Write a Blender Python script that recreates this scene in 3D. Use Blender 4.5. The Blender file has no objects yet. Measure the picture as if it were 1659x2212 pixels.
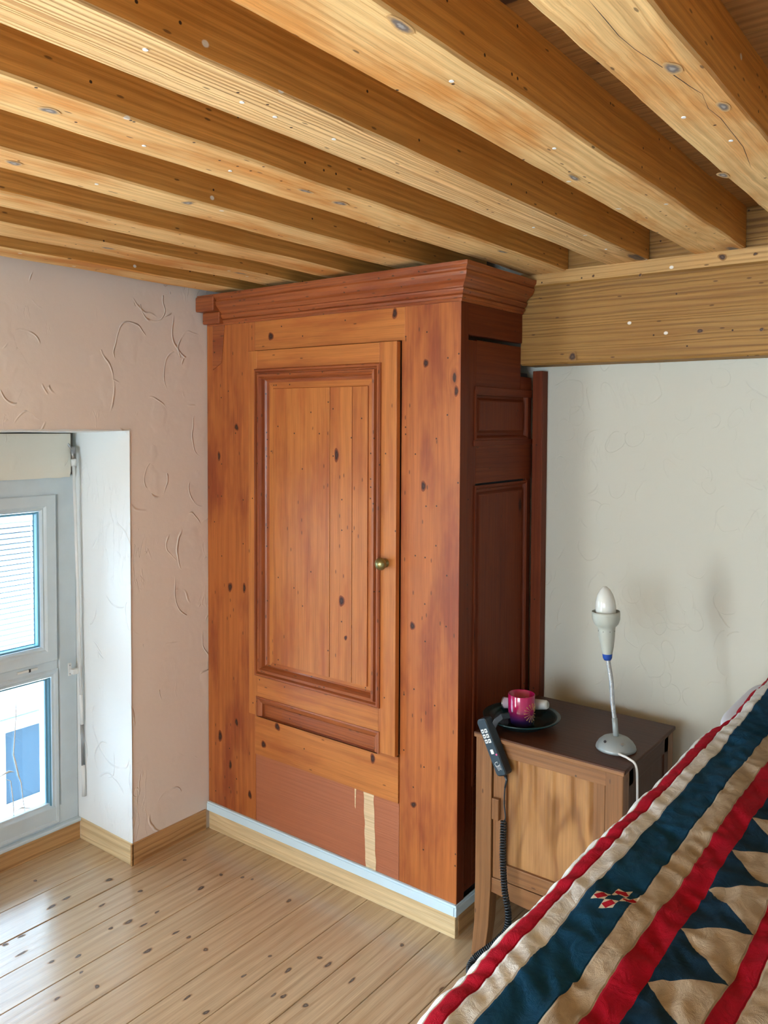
import bpy, math, random
from mathutils import Vector, Matrix, noise as mnoise
random.seed(7)
scn = bpy.context.scene
C = scn.collection

# ------------------------------------------------------------------ camera
F, CY = 1772.93, 985.33
yaw, pit, rol = math.radians(37.323), math.radians(2.281), math.radians(.258)
cam = bpy.data.cameras.new('camera'); co = bpy.data.objects.new('camera', cam); C.objects.link(co)
d = Vector((-math.sin(yaw)*math.cos(pit), math.cos(yaw)*math.cos(pit), -math.sin(pit)))
rt = Vector((math.cos(yaw), math.sin(yaw), 0)); up = rt.cross(d)
R_ = rt*math.cos(rol)+up*math.sin(rol); U_ = -rt*math.sin(rol)+up*math.cos(rol)
m = Matrix((( R_.x, U_.x, -d.x, 0), (R_.y, U_.y, -d.y, 0), (R_.z, U_.z, -d.z, 1.55), (0, 0, 0, 1)))
co.matrix_world = m
cam.sensor_fit = 'VERTICAL'; cam.sensor_height = 36; cam.lens = F/2212*36
cam.shift_y = -(1106-CY)/2212; cam.clip_start = .05; cam.clip_end = 200
scn.camera = co

# ------------------------------------------------------------------ sky, sun, window daylight and added rear fill lamps
w = bpy.data.worlds.new('sky'); scn.world = w; w.use_nodes = True
bg = w.node_tree.nodes['Background']; bg.inputs[0].default_value = (.62, .80, 1, 1); bg.inputs[1].default_value = 9.0
def area(name, loc, target, sx, sy, power, col):
    l = bpy.data.lights.new(name, 'AREA'); l.shape = 'RECTANGLE'; l.size = sx; l.size_y = sy; l.energy = power; l.color = col
    o = bpy.data.objects.new(name, l); C.objects.link(o); o.location = loc
    o.rotation_euler = (Vector(target)-Vector(loc)).to_track_quat('-Z', 'Y').to_euler()
    return o
sun = bpy.data.lights.new('sun', 'SUN'); sun.energy = 3.0; sun.angle = .01; sun.color = (1, .95, .88)
so = bpy.data.objects.new('sun', sun); C.objects.link(so)
so.rotation_euler = Vector((-.72, .25, -.62)).to_track_quat('-Z', 'Y').to_euler()
area('sky_patch_window', (-4.3, -.7, 3.2), (-2.55, 1.6, .4), 2.4, 1.8, 1700, (.48, .77, 1))
area('fill_left_rear', (-2.86, -1.1, 1.0), (0, -.75, 1.25), 1.1, 1.4, 190, (.86, .94, 1))  # unseen lamp added at the rear left opening for fill
area('fill_rear', (-.7, -2.86, 1.25), (-1.1, 2, .9), 1.7, 1.1, 50, (.86, .94, 1))  # unseen lamp added behind the camera to brighten wardrobe front and beam
scn.view_settings.view_transform = 'Standard'; scn.view_settings.look = 'None'
scn.view_settings.gamma = 1; scn.view_settings.use_curve_mapping = False
scn.view_settings.exposure = 0.40

# ------------------------------------------------------------------ node helpers
class G:
    def __init__(s, name):
        s.m = bpy.data.materials.new(name); s.m.use_nodes = True; s.t = s.m.node_tree
        s.t.nodes.clear(); s.out = s.t.nodes.new('ShaderNodeOutputMaterial')
    def n(s, ty, **k):
        x = s.t.nodes.new(ty)
        for a, b in k.items(): setattr(x, a, b)
        return x
    def put(s, sock, v):
        if isinstance(v, bpy.types.NodeSocket): s.t.links.new(v, sock)
        elif isinstance(v, (tuple, list)):
            v = tuple(v)
            if sock.type == 'RGBA' and len(v) == 3: v = v+(1,)
            sock.default_value = v
        else: sock.default_value = v
    def M(s, op, a, b=0., c=None, clamp=False):
        x = s.n('ShaderNodeMath', operation=op, use_clamp=clamp); s.put(x.inputs[0], a); s.put(x.inputs[1], b)
        if c is not None: s.put(x.inputs[2], c)
        return x.outputs[0]
    def mix(s, f, a, b, mode='MIX'):
        x = s.n('ShaderNodeMix', data_type='RGBA', blend_type=mode); s.put(x.inputs[0], f); s.put(x.inputs[6], a); s.put(x.inputs[7], b)
        return x.outputs[2]
    def mr(s, v, a, b, c=0., e=1., smooth=True):
        x = s.n('ShaderNodeMapRange', interpolation_type='SMOOTHSTEP' if smooth else 'LINEAR')
        s.put(x.inputs[0], v); s.put(x.inputs[1], a); s.put(x.inputs[2], b); s.put(x.inputs[3], c); s.put(x.inputs[4], e)
        return x.outputs[0]
    def vec(s, x, y, z=0.):
        v = s.n('ShaderNodeCombineXYZ'); s.put(v.inputs[0], x); s.put(v.inputs[1], y); s.put(v.inputs[2], z); return v.outputs[0]
    def noise(s, v, scale=1., detail=3., rough=.5, dist=0.):
        x = s.n('ShaderNodeTexNoise'); s.put(x.inputs['Vector'], v); s.put(x.inputs['Scale'], scale); s.put(x.inputs['Detail'], detail)
        s.put(x.inputs['Roughness'], rough); s.put(x.inputs['Distortion'], dist); return x.outputs[0]
    def vor(s, v, scale=1., rnd=1.):
        x = s.n('ShaderNodeTexVoronoi', voronoi_dimensions='2D'); s.put(x.inputs['Vector'], v); s.put(x.inputs['Scale'], scale); s.put(x.inputs['Randomness'], rnd)
        return x.outputs['Distance'], x.outputs['Color']
    def sep(s, v):
        x = s.n('ShaderNodeSeparateXYZ'); s.put(x.inputs[0], v); return x.outputs
    def uv(s):
        return s.sep(s.n('ShaderNodeTexCoord').outputs['UV'])
    def obj(s):
        return s.n('ShaderNodeTexCoord').outputs['Object']
    def bsdf(s, col, rough=.6, metal=0., bump=None, bstr=.3, bdist=.002, **k):
        b = s.n('ShaderNodeBsdfPrincipled'); s.put(b.inputs['Base Color'], col); s.put(b.inputs['Roughness'], rough); s.put(b.inputs['Metallic'], metal)
        for a, v in k.items(): s.put(b.inputs[a.replace('_', ' ')], v)
        if bump is not None:
            u = s.n('ShaderNodeBump'); s.put(u.inputs['Strength'], bstr); s.put(u.inputs['Distance'], bdist); s.put(u.inputs['Height'], bump)
            s.t.links.new(u.outputs[0], b.inputs['Normal'])
        s.t.links.new(b.outputs[0], s.out.inputs[0]); return s.m

def plain(name, col, rough=.5, metal=0., var=.12, **k):
    g = G(name); o = g.obj()
    n = g.noise(o, 14., 4.)
    c2 = tuple(x*(1-var) for x in col)
    return g.bsdf(g.mix(n, c2, tuple(min(1, x*(1+var*.6)) for x in col)), rough, metal, bump=g.noise(o, 160., 3.), bstr=.08, **k)

def wood(name, lo, hi, stain, freq=70., warp=.05, contrast=.5, ku=2.6, kv=7., kden=.35, kr=.07, rough=.5, sharp=2., blotch=.5, specks=0., dots=0., bstr=.25, knotc=(.07, .028, .012), fiber=.35, bdist=.002, spec=.5, kamp=2.2, coat=0., iso=0.):
    """grain along U, both UV axes in metres"""
    g = G(name); u, v, _ = g.uv()
    w1 = g.noise(g.vec(g.M('MULTIPLY', u, .9), g.M('MULTIPLY', v, 5.)), 1., 3.)
    w2 = g.noise(g.vec(g.M('MULTIPLY', u, 5.), g.M('MULTIPLY', v, 22.)), 1., 2.)
    vv = g.M('ADD', v, g.M('MULTIPLY', g.M('SUBTRACT', w1, .5), warp))
    vv = g.M('ADD', vv, g.M('MULTIPLY', g.M('SUBTRACT', w2, .5), warp*.12))
    kvec = g.vec(g.M('MULTIPLY', u, ku), g.M('MULTIPLY', v, kv))
    kd, kc = g.vor(kvec)
    pres = g.M('LESS_THAN', g.sep(kc)[0], kden)
    fall = g.M('MULTIPLY', pres, g.M('POWER', 2.718, g.M('MULTIPLY', g.M('MULTIPLY', kd, kd), -1/(2*(kr*1.9)**2))))
    irr = g.noise(g.vec(g.M('MULTIPLY', u, .35), g.M('MULTIPLY', vv, 16.)), 1., 3., .6)
    ph = g.M('ADD', g.M('ADD', g.M('MULTIPLY', vv, freq), g.M('MULTIPLY', g.M('SUBTRACT', irr, .5), freq*.075)), g.M('MULTIPLY', fall, kamp))
    if iso: ph = g.M('ADD', g.M('MULTIPLY', g.noise(g.vec(g.M('MULTIPLY', u, 2.0), g.M('MULTIPLY', v, 7.)), 1., 3., .45), iso), g.M('MULTIPLY', v, 5.))
    ring = g.M('ADD', g.M('MULTIPLY', g.M('SINE', g.M('MULTIPLY', ph, 6.2832)), .5), .5)
    ring = g.M('POWER', ring, sharp)
    fib = g.noise(g.vec(g.M('MULTIPLY', u, 7.), g.M('MULTIPLY', v, 420.)), 1., 3., .6)
    fib2 = g.noise(g.vec(g.M('MULTIPLY', u, 2.), g.M('MULTIPLY', v, 90.)), 1., 3., .6)
    amp = g.noise(g.vec(g.M('MULTIPLY', u, 1.1), g.M('MULTIPLY', v, 12.)), 1., 2.)
    rr = g.M('MULTIPLY', ring, g.mr(amp, .3, .62, contrast*.35, contrast))
    col = g.mix(rr, hi, lo)
    bl = g.noise(g.vec(g.M('MULTIPLY', u, 2.2), g.M('MULTIPLY', v, 8.)), 1., 4., .6)
    col = g.mix(g.mr(bl, .42, .68, 0., blotch), col, stain)
    f = g.M('ADD', g.M('MULTIPLY', fib, .6), g.M('MULTIPLY', fib2, .4))
    k = g.mr(f, .3, .7, 1-fiber, 1+fiber*.35, False)
    kk = g.n('ShaderNodeCombineXYZ'); [g.put(kk.inputs[i], k) for i in range(3)]
    col = g.mix(1., col, kk.outputs[0], 'MULTIPLY')
    wob = g.noise(g.vec(g.M('MULTIPLY', u, 40.), g.M('MULTIPLY', v, 60.)), 1., 2.)
    kdd = g.M('ADD', kd, g.M('MULTIPLY', g.M('SUBTRACT', wob, .5), kr*.7))
    halo = g.M('MULTIPLY', pres, g.mr(kdd, kr*2.2, kr*1.1, 0., .45))
    col = g.mix(halo, col, tuple(x*.55 for x in stain))
    core = g.M('MULTIPLY', pres, g.mr(kdd, kr*1.05, kr*.6))
    col = g.mix(core, col, knotc)
    if dots:
        dd, dc = g.vor(g.vec(u, v), 26.)
        dm = g.M('MULTIPLY', g.M('LESS_THAN', g.sep(dc)[1], dots), g.mr(dd, .085, .05))
        col = g.mix(dm, col, (.035, .015, .008))
        sd, sc = g.vor(g.vec(g.M('MULTIPLY', u, 18.), g.M('MULTIPLY', v, 60.)), 1.)
        sm = g.M('MULTIPLY', g.M('LESS_THAN', g.sep(sc)[1], dots*.8), g.mr(sd, .16, .08))
        col = g.mix(g.M('MULTIPLY', sm, .7), col, (.05, .02, .01))
    if specks:
        dd, dc = g.vor(g.vec(g.M('MULTIPLY', u, .8), v), 17.)
        dm = g.M('MULTIPLY', g.M('LESS_THAN', g.sep(dc)[2], specks), g.mr(dd, .10, .06))
        col = g.mix(dm, col, (.75, .72, .66))
    h = g.M('ADD', g.M('MULTIPLY', ring, -.6), g.M('MULTIPLY', fib, .6))
    return g.bsdf(col, rough, bump=h, bstr=bstr, bdist=bdist, Specular_IOR_Level=spec, Coat_Weight=coat, Coat_Roughness=.24)

def plaster(name, c1, c2, ridge=1., scale=2.0, bstr=.6):
    g = G(name); o = g.obj()
    ox, oy, oz = g.sep(o)
    wx = g.M('ADD', g.M('ADD', ox, oy), g.M('MULTIPLY', g.M('SUBTRACT', g.noise(o, 5., 2.), .5), .10))
    wz = g.M('ADD', oz, g.M('MULTIPLY', g.M('SUBTRACT', g.noise(o, 6.5, 2.), .5), .10))
    tot = None
    for sc, rad, off in ((scale*2.1, .40, 0.), (scale*3.1, .33, 4.3)):
        dd, _c = g.vor(g.vec(g.M('ADD', wx, off), g.M('MULTIPLY', wz, .8)), sc)
        cc = g.sep(_c)
        arc = g.mr(g.M('ABSOLUTE', g.M('SUBTRACT', dd, g.M('ADD', rad, g.M('MULTIPLY', cc[0], .18)))), 0., .022, 1., 0.)
        m1 = g.mr(g.noise(g.vec(wx, wz, off+1.), 6.5, 2.), .52, .62)
        stp = g.M('MULTIPLY', g.M('LESS_THAN', dd, g.M('ADD', rad, g.M('MULTIPLY', cc[0], .18))), .25)
        t_ = g.M('MULTIPLY', g.M('ADD', arc, stp), g.M('MULTIPLY', m1, g.M('GREATER_THAN', cc[1], .35)))
        tot = t_ if tot is None else g.M('ADD', tot, t_)
    vg = g.noise(g.vec(g.M('MULTIPLY', wx, 30.), g.M('MULTIPLY', wz, 5.)), 1., 2.)
    vr = g.M('MULTIPLY', g.mr(g.M('ABSOLUTE', g.M('SUBTRACT', vg, .5)), 0., .02, 1., 0.), g.mr(g.noise(o, 3.3, 2.), .58, .68))
    h = g.M('ADD', g.M('MULTIPLY', g.M('ADD', tot, g.M('MULTIPLY', vr, .5)), ridge), g.M('MULTIPLY', g.noise(o, 60., 4., .6), .10))
    h = g.M('ADD', h, g.M('MULTIPLY', g.noise(o, 7., 3.), .5))
    return g.bsdf(g.mix(g.noise(o, 1.6, 4.), c1, c2), .88, bump=h, bstr=bstr, bdist=.006, Specular_IOR_Level=.25)

M = {}
M['joist'] = wood('aged_pine_joist', (.42, .20, .055), (.88, .60, .27), (.62, .25, .045), freq=50., warp=.07, contrast=.38, ku=1.3, kv=5.5, kden=.16, kr=.10, rough=.7, blotch=.85, specks=.05, dots=.06, bstr=.4, sharp=1.8, knotc=(.16, .14, .13), spec=.3)
M['joist_fine'] = wood('close_grained_pine_joist', (.33, .15, .045), (.90, .63, .31), (.70, .38, .12), freq=95., warp=.025, contrast=.85, ku=1.3, kv=5.5, kden=.14, kr=.09, rough=.7, blotch=.4, specks=.07, dots=.06, bstr=.8, sharp=1.5, knotc=(.14, .11, .09), spec=.3)
M['joist_side'] = wood('shaded_joist_flank', (.34, .145, .028), (.70, .35, .085), (.56, .24, .042), freq=55., warp=.06, contrast=.5, ku=1.3, kv=5., kden=.16, kr=.08, rough=.55, blotch=.6, specks=.02, dots=.08, bstr=.3, sharp=1.5, knotc=(.07, .03, .015), spec=.35)  # darker joist copy: the flanks' shade is put into the colour
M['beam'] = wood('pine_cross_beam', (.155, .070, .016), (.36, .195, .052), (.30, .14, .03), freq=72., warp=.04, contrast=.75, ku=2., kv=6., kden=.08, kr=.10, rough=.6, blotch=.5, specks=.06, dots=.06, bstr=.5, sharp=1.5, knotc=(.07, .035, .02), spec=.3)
M['beam_strip'] = wood('paler_beam_strip', (.30, .15, .045), (.56, .34, .13), (.48, .26, .08), freq=60., warp=.04, contrast=.5, kden=.0, rough=.6, blotch=.5, dots=.06, specks=.05, bstr=.4, spec=.3)
M['board'] = wood('ceiling_board', (.22, .09, .02), (.46, .23, .065), (.34, .15, .035), freq=45., warp=.07, contrast=.6, kden=.3, rough=.65)
M['floor'] = wood('waxed_pine_floor', (.34, .205, .10), (.58, .43, .262), (.47, .32, .175), freq=26., warp=.10, contrast=.42, ku=3.6, kv=7., kden=.05, kr=.06, rough=.25, blotch=.4, bstr=.10, sharp=2.6, knotc=(.10, .065, .04), spec=.5, kamp=1.6, coat=.6)
M['red'] = wood('stained_pine_wardrobe', (.27, .065, .014), (.45, .137, .031), (.25, .050, .015), freq=34., warp=.08, contrast=.32, ku=3.2, kv=7., kden=.03, kr=.05, rough=.45, blotch=.95, dots=.07, bstr=.14, knotc=(.040, .013, .008), spec=.4)
M['red_light'] = wood('stained_pine_rail', (.30, .085, .018), (.52, .185, .042), (.35, .085, .02), freq=24., warp=.12, contrast=.38, ku=3., kv=6.5, kden=.03, kr=.05, rough=.42, blotch=.7, dots=.05, bstr=.14, knotc=(.04, .018, .014), spec=.4)
M['red_dark'] = wood('dark_red_wood', (.095, .018, .006), (.16, .034, .010), (.11, .020, .008), freq=50., warp=.05, contrast=.4, kden=.08, rough=.5, blotch=.6, dots=.04, bstr=.12, knotc=(.02, .008, .005), spec=.15)  # darker red wood on the wardrobe's side parts and the corner post
M['red_mould'] = wood('moulding_wood', (.155, .034, .011), (.36, .10, .027), (.21, .043, .014), freq=70., warp=.02, contrast=.5, kden=.03, rough=.34, blotch=.75, dots=.2, bstr=.2)
M['ply'] = wood('red_brown_plywood', (.33, .105, .045), (.38, .125, .055), (.36, .115, .05), freq=90., warp=.04, contrast=.3, kden=0., rough=.5, blotch=.3, fiber=.15)
M['bare'] = wood('bare_wood_streak', (.60, .42, .22), (.72, .55, .33), (.66, .46, .26), kden=.3, kr=.12, ku=20, kv=20, knotc=(.3, .16, .08), rough=.8)
M['new_pine'] = wood('pale_pine', (.52, .34, .15), (.76, .60, .35), (.68, .50, .27), freq=34., warp=.06, contrast=.6, ku=2.2, kv=9., kden=.3, kr=.06, rough=.45, blotch=.4, knotc=(.16, .08, .04))
M['base_pine'] = wood('varnished_pine_skirting', (.30, .14, .045), (.56, .33, .14), (.46, .24, .085), freq=40., warp=.08, contrast=.75, ku=2.2, kv=9., kden=.3, kr=.06, rough=.4, blotch=.4)
M['oak'] = wood('worn_oak', (.13, .052, .017), (.255, .118, .045), (.19, .078, .027), freq=50., warp=.05, contrast=.5, kden=.03, kr=.05, rough=.42, blotch=.6, dots=.03, bstr=.15, knotc=(.05, .02, .01), spec=.35)
M['oak_panel'] = wood('oak_veneer_panel', (.22, .095, .028), (.42, .215, .078), (.26, .11, .035), freq=8., warp=.2, contrast=.9, kden=0., rough=.34, blotch=.6, bstr=.05, sharp=2.6, spec=.4, iso=5.5)
M['oak_dark'] = wood('dark_oak_top', (.042, .014, .007), (.080, .029, .014), (.055, .018, .009), freq=50., warp=.05, contrast=.4, kden=.05, rough=.42, blotch=.5, bstr=.08, spec=.22)
M['wall'] = plaster('pinkish_trowelled_plaster', (.73, .65, .575), (.78, .705, .63), ridge=.9, bstr=.7)
M['wall_plain'] = plaster('white_limewash', (.66, .68, .69), (.72, .74, .75), ridge=.4)
M['wall_back'] = plaster('cream_plaster', (.49, .50, .43), (.545, .55, .485), ridge=.45, scale=5., bstr=.35)
M['white_plaster'] = plaster('white_plaster', (.76, .80, .79), (.82, .85, .84), ridge=.7)
M['cream_plaster'] = plaster('cream_rough_plaster', (.70, .69, .60), (.76, .76, .68), ridge=1.2, scale=5.)
M['pvc'] = plain('white_window_plastic', (.58, .68, .73), .35)
M['strip'] = plain('pale_blue_plastic_strip', (.58, .76, .86), .35, var=.06)
M['gasket'] = plain('blue_grey_gasket', (.12, .30, .40), .4)
M['rod'] = plain('white_enamel', (.74, .77, .76), .3)
M['metal'] = plain('dull_steel', (.35, .36, .37), .35, .9)
M['black_hole'] = plain('dark_gap', (.03, .03, .032), .9)
M['grey_lamp'] = plain('silver_grey_lacquer', (.27, .31, .31), .35, .15, var=.05)
M['lamp_cream'] = plain('pale_grey_plastic', (.38, .41, .36), .35, var=.05)
M['blue'] = plain('blue_plastic', (.01, .06, .32), .3)
M['bulb'] = plain('opal_glass', (.60, .63, .59), .10, var=.02)
M['cord_white'] = plain('white_rubber', (.68, .68, .66), .4)
M['black'] = plain('black_rubber', (.005, .012, .018), .33, Specular_IOR_Level=.5)
M['slate'] = plain('dark_grey_plastic', (.028, .050, .068), .45, Specular_IOR_Level=.3)
M['key'] = plain('white_key', (.72, .76, .76), .45)
M['pink'] = plain('pink_key', (.75, .12, .30), .4)
M['plate'] = plain('dark_teal_glaze', (.005, .026, .030), .2, var=.5, Specular_IOR_Level=.4)
M['gold'] = plain('gold_print', (.62, .40, .16), .4, .6)
M['wax'] = plain('magenta_wax', (.42, .012, .10), .3)
M['tube_lilac'] = plain('lilac_plastic', (.42, .36, .42), .35)
M['frost'] = plain('frosted_cap', (.50, .54, .52), .35)
M['brass'] = plain('greenish_brass', (.28, .26, .12), .3, .9)
M['mattress'] = plain('mattress_ticking', (.62, .64, .66), .8)
M['bed_frame'] = plain('bed_frame_beech', (.45, .28, .14), .5)
M['pillow'] = plain('pale_blue_grey_cotton', (.60, .64, .72), .85)
M['facade'] = plain('white_render', (.62, .64, .66), .9)
M['slat'] = plain('white_shutter_slat', (.50, .53, .56), .6)
M['dark_pane'] = plain('dark_glass', (.012, .035, .055), .35, Specular_IOR_Level=.3)
M['grey_ledge'] = plain('grey_stone_ledge', (.42, .46, .47), .8)
M['drip'] = plain('white_paint_drip', (.85, .88, .88), .6)
def glass():
    g = G('window_glass'); a = g.n('ShaderNodeBsdfTransparent'); b = g.n('ShaderNodeBsdfGlossy'); b.inputs['Roughness'].default_value = .02
    a.inputs[0].default_value = (.93, .98, 1, 1)
    fr = g.n('ShaderNodeFresnel'); fr.inputs[0].default_value = 1.45
    x = g.n('ShaderNodeMixShader'); g.put(x.inputs[0], fr.outputs[0]); g.t.links.new(a.outputs[0], x.inputs[1]); g.t.links.new(b.outputs[0], x.inputs[2])
    g.t.links.new(x.outputs[0], g.out.inputs[0]); return g.m
M['glass'] = glass()
def knotmat(name, core, edge, ring=None):
    g = G(name); u, v, _ = g.uv()
    a = g.M('SUBTRACT', u, .5); b = g.M('SUBTRACT', v, .5)
    d_ = g.M('MULTIPLY', g.M('SQRT', g.M('ADD', g.M('MULTIPLY', a, a), g.M('MULTIPLY', b, b))), 2.)
    d_ = g.M('ADD', d_, g.M('MULTIPLY', g.M('SUBTRACT', g.noise(g.obj(), 220., 3.), .5), .35))
    c = g.mix(g.mr(d_, .45, .95), core, edge)
    if ring: c = g.mix(g.M('MULTIPLY', g.mr(d_, .15, .4, 1., 0.), .8), c, ring)
    return g.bsdf(c, .5, Specular_IOR_Level=.3)
M['knot_floor'] = knotmat('floor_knot', (.10, .075, .055), (.42, .27, .14), (.20, .17, .14))
M['knot_red'] = knotmat('dark_red_knot', (.035, .012, .008), (.22, .055, .015), (.06, .03, .022))
M['knot_grey'] = knotmat('grey_weathered_knot', (.17, .15, .14), (.60, .38, .16), (.42, .40, .38))
M['knot_beam'] = knotmat('brown_beam_knot', (.045, .022, .012), (.30, .15, .04), (.10, .06, .04))
def cupmat():
    g = G('magenta_to_violet_glass'); z = g.sep(g.obj())[2]
    c = g.mix(g.mr(z, .012, .062), (.022, .015, .075), (.36, .006, .075))
    return g.bsdf(c, .12, Coat_Weight=.4)
M['cup'] = cupmat()
def silver():
    g = G('brushed_grey_flex'); z = g.sep(g.obj())[2]
    b = g.M('SINE', g.M('MULTIPLY', z, 2200.))
    return g.bsdf((.42, .46, .48), .35, .5, bump=b, bstr=.35, bdist=.001)
M['flex'] = silver()

# quilt pattern (uv in metres: u across the bed, v along it)
def quilt():
    g = G('patchwork_cotton'); u, v, _ = g.uv()
    wob = g.noise(g.vec(g.M('MULTIPLY', u, 3.), g.M('MULTIPLY', v, 7.)), 1., 2.)
    u = g.M('ADD', u, g.M('MULTIPLY', g.M('SUBTRACT', wob, .5), .012))
    navy = (.005, .050, .110); cream = (.40, .335, .24); white = (.66, .70, .69); red = (.34, .004, .018); navyd = (.006, .030, .062)
    def step(t): return g.M('GREATER_THAN', u, t)
    col = g.mix(step(-.5), white, cream)
    def band(a, b): return g.M('MULTIPLY', step(a), g.M('LESS_THAN', u, b))
    bands = BANDS
    for a, b, c in bands:
        col = g.mix(band(a, b), col, dict(n=navy, c=cream, w=white, r=red)[c])
    # saw-tooth band
    tb, tw, per = TRI
    for (t0, wd, flip, off) in ((tb, tw, 1, 1.022), (.02, .084, -1, 1.06)):
        b = g.M('DIVIDE', g.M('SUBTRACT', u, t0), wd)
        if flip < 0: b = g.M('SUBTRACT', 1., b)
        bc = g.M('POWER', g.M('MAXIMUM', b, 0.), .85)
        f = g.M('FRACT', g.M('DIVIDE', g.M('ADD', g.M('SUBTRACT', v, off), per*10), per))
        tri = g.M('MULTIPLY', g.M('GREATER_THAN', f, g.M('MULTIPLY', bc, .40)), g.M('LESS_THAN', f, g.M('SUBTRACT', 1., g.M('MULTIPLY', bc, .60))))
        inb = g.M('MULTIPLY', g.M('GREATER_THAN', b, 0.), g.M('LESS_THAN', b, 1.))
        col = g.mix(inb, col, g.mix(tri, cream, navyd))
    # little nine-patch crosses in the navy stripe
    du = g.M('SUBTRACT', u, CROSS[0])
    dv = g.M('SUBTRACT', g.M('MULTIPLY', g.M('FRACT', g.M('DIVIDE', g.M('SUBTRACT', v, CROSS[1]-CROSS[2]*.5-CROSS[2]), CROSS[2])), CROSS[2]), CROSS[2]*.5)
    e1 = (.0175, .012); e2 = (.001, .0235); det = e1[0]*e2[1]-e1[1]*e2[0]
    a = g.M('DIVIDE', g.M('SUBTRACT', g.M('MULTIPLY', du, e2[1]), g.M('MULTIPLY', dv, e2[0])), det)
    b = g.M('DIVIDE', g.M('SUBTRACT', g.M('MULTIPLY', dv, e1[0]), g.M('MULTIPLY', du, e1[1])), det)
    A = g.M('ABSOLUTE', a); B = g.M('ABSOLUTE', b)
    hi = g.M('MAXIMUM', A, B); lo = g.M('MINIMUM', A, B); h1 = g.M('ABSOLUTE', g.M('SUBTRACT', hi, 1.))
    patch = g.M('MULTIPLY', g.M('LESS_THAN', h1, .5), g.M('LESS_THAN', lo, .5))
    col = g.mix(patch, col, (.70, .66, .56))
    col = g.mix(g.M('MULTIPLY', patch, g.M('LESS_THAN', g.M('ADD', h1, lo), .5)), col, (.42, .01, .03))
    mott = g.noise(g.vec(g.M('MULTIPLY', u, 34.), g.M('MULTIPLY', v, 26.)), 1., 4., .6, 1.)
    k = g.mr(mott, .3, .7, .78, 1.12, False); kk = g.n('ShaderNodeCombineXYZ'); [g.put(kk.inputs[i], k) for i in range(3)]
    col = g.mix(1., col, kk.outputs[0], 'MULTIPLY')
    h = g.M('ADD', g.M('MULTIPLY', mott, .8), g.M('MULTIPLY', g.noise(g.vec(u, v), 900., 2.), .15))
    # seams
    for a, b, c in bands:
        h = g.M('SUBTRACT', h, g.M('MULTIPLY', g.mr(g.M('ABSOLUTE', g.M('SUBTRACT', u, a)), 0., .003, 1., 0.), .5))
    return g.bsdf(col, .85, bump=h, bstr=.7, bdist=.008, Specular_IOR_Level=.12)
BANDS = [(-.60, -.590, 'n'), (-.544, -.516, 'r'), (-.516, -.488, 'w'), (-.488, -.425, 'n'), (-.425, -.388, 'c'), (-.388, -.350, 'r'), (-.266, -.238, 'r'),
         (-.238, -.2, 'c'), (-.2, -.05, 'n'), (-.05, -.01, 'c'), (-.01, .02, 'r'), (.104, .142, 'r'), (.142, .18, 'c'), (.18, .25, 'n'), (.25, .28, 'w'), (.28, .31, 'r'), (.31, 2., 'w')]
TRI = (-.350, .084, .134)
CROSS = (-.449, 1.167, 1.15)
M['quilt'] = quilt()

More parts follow.
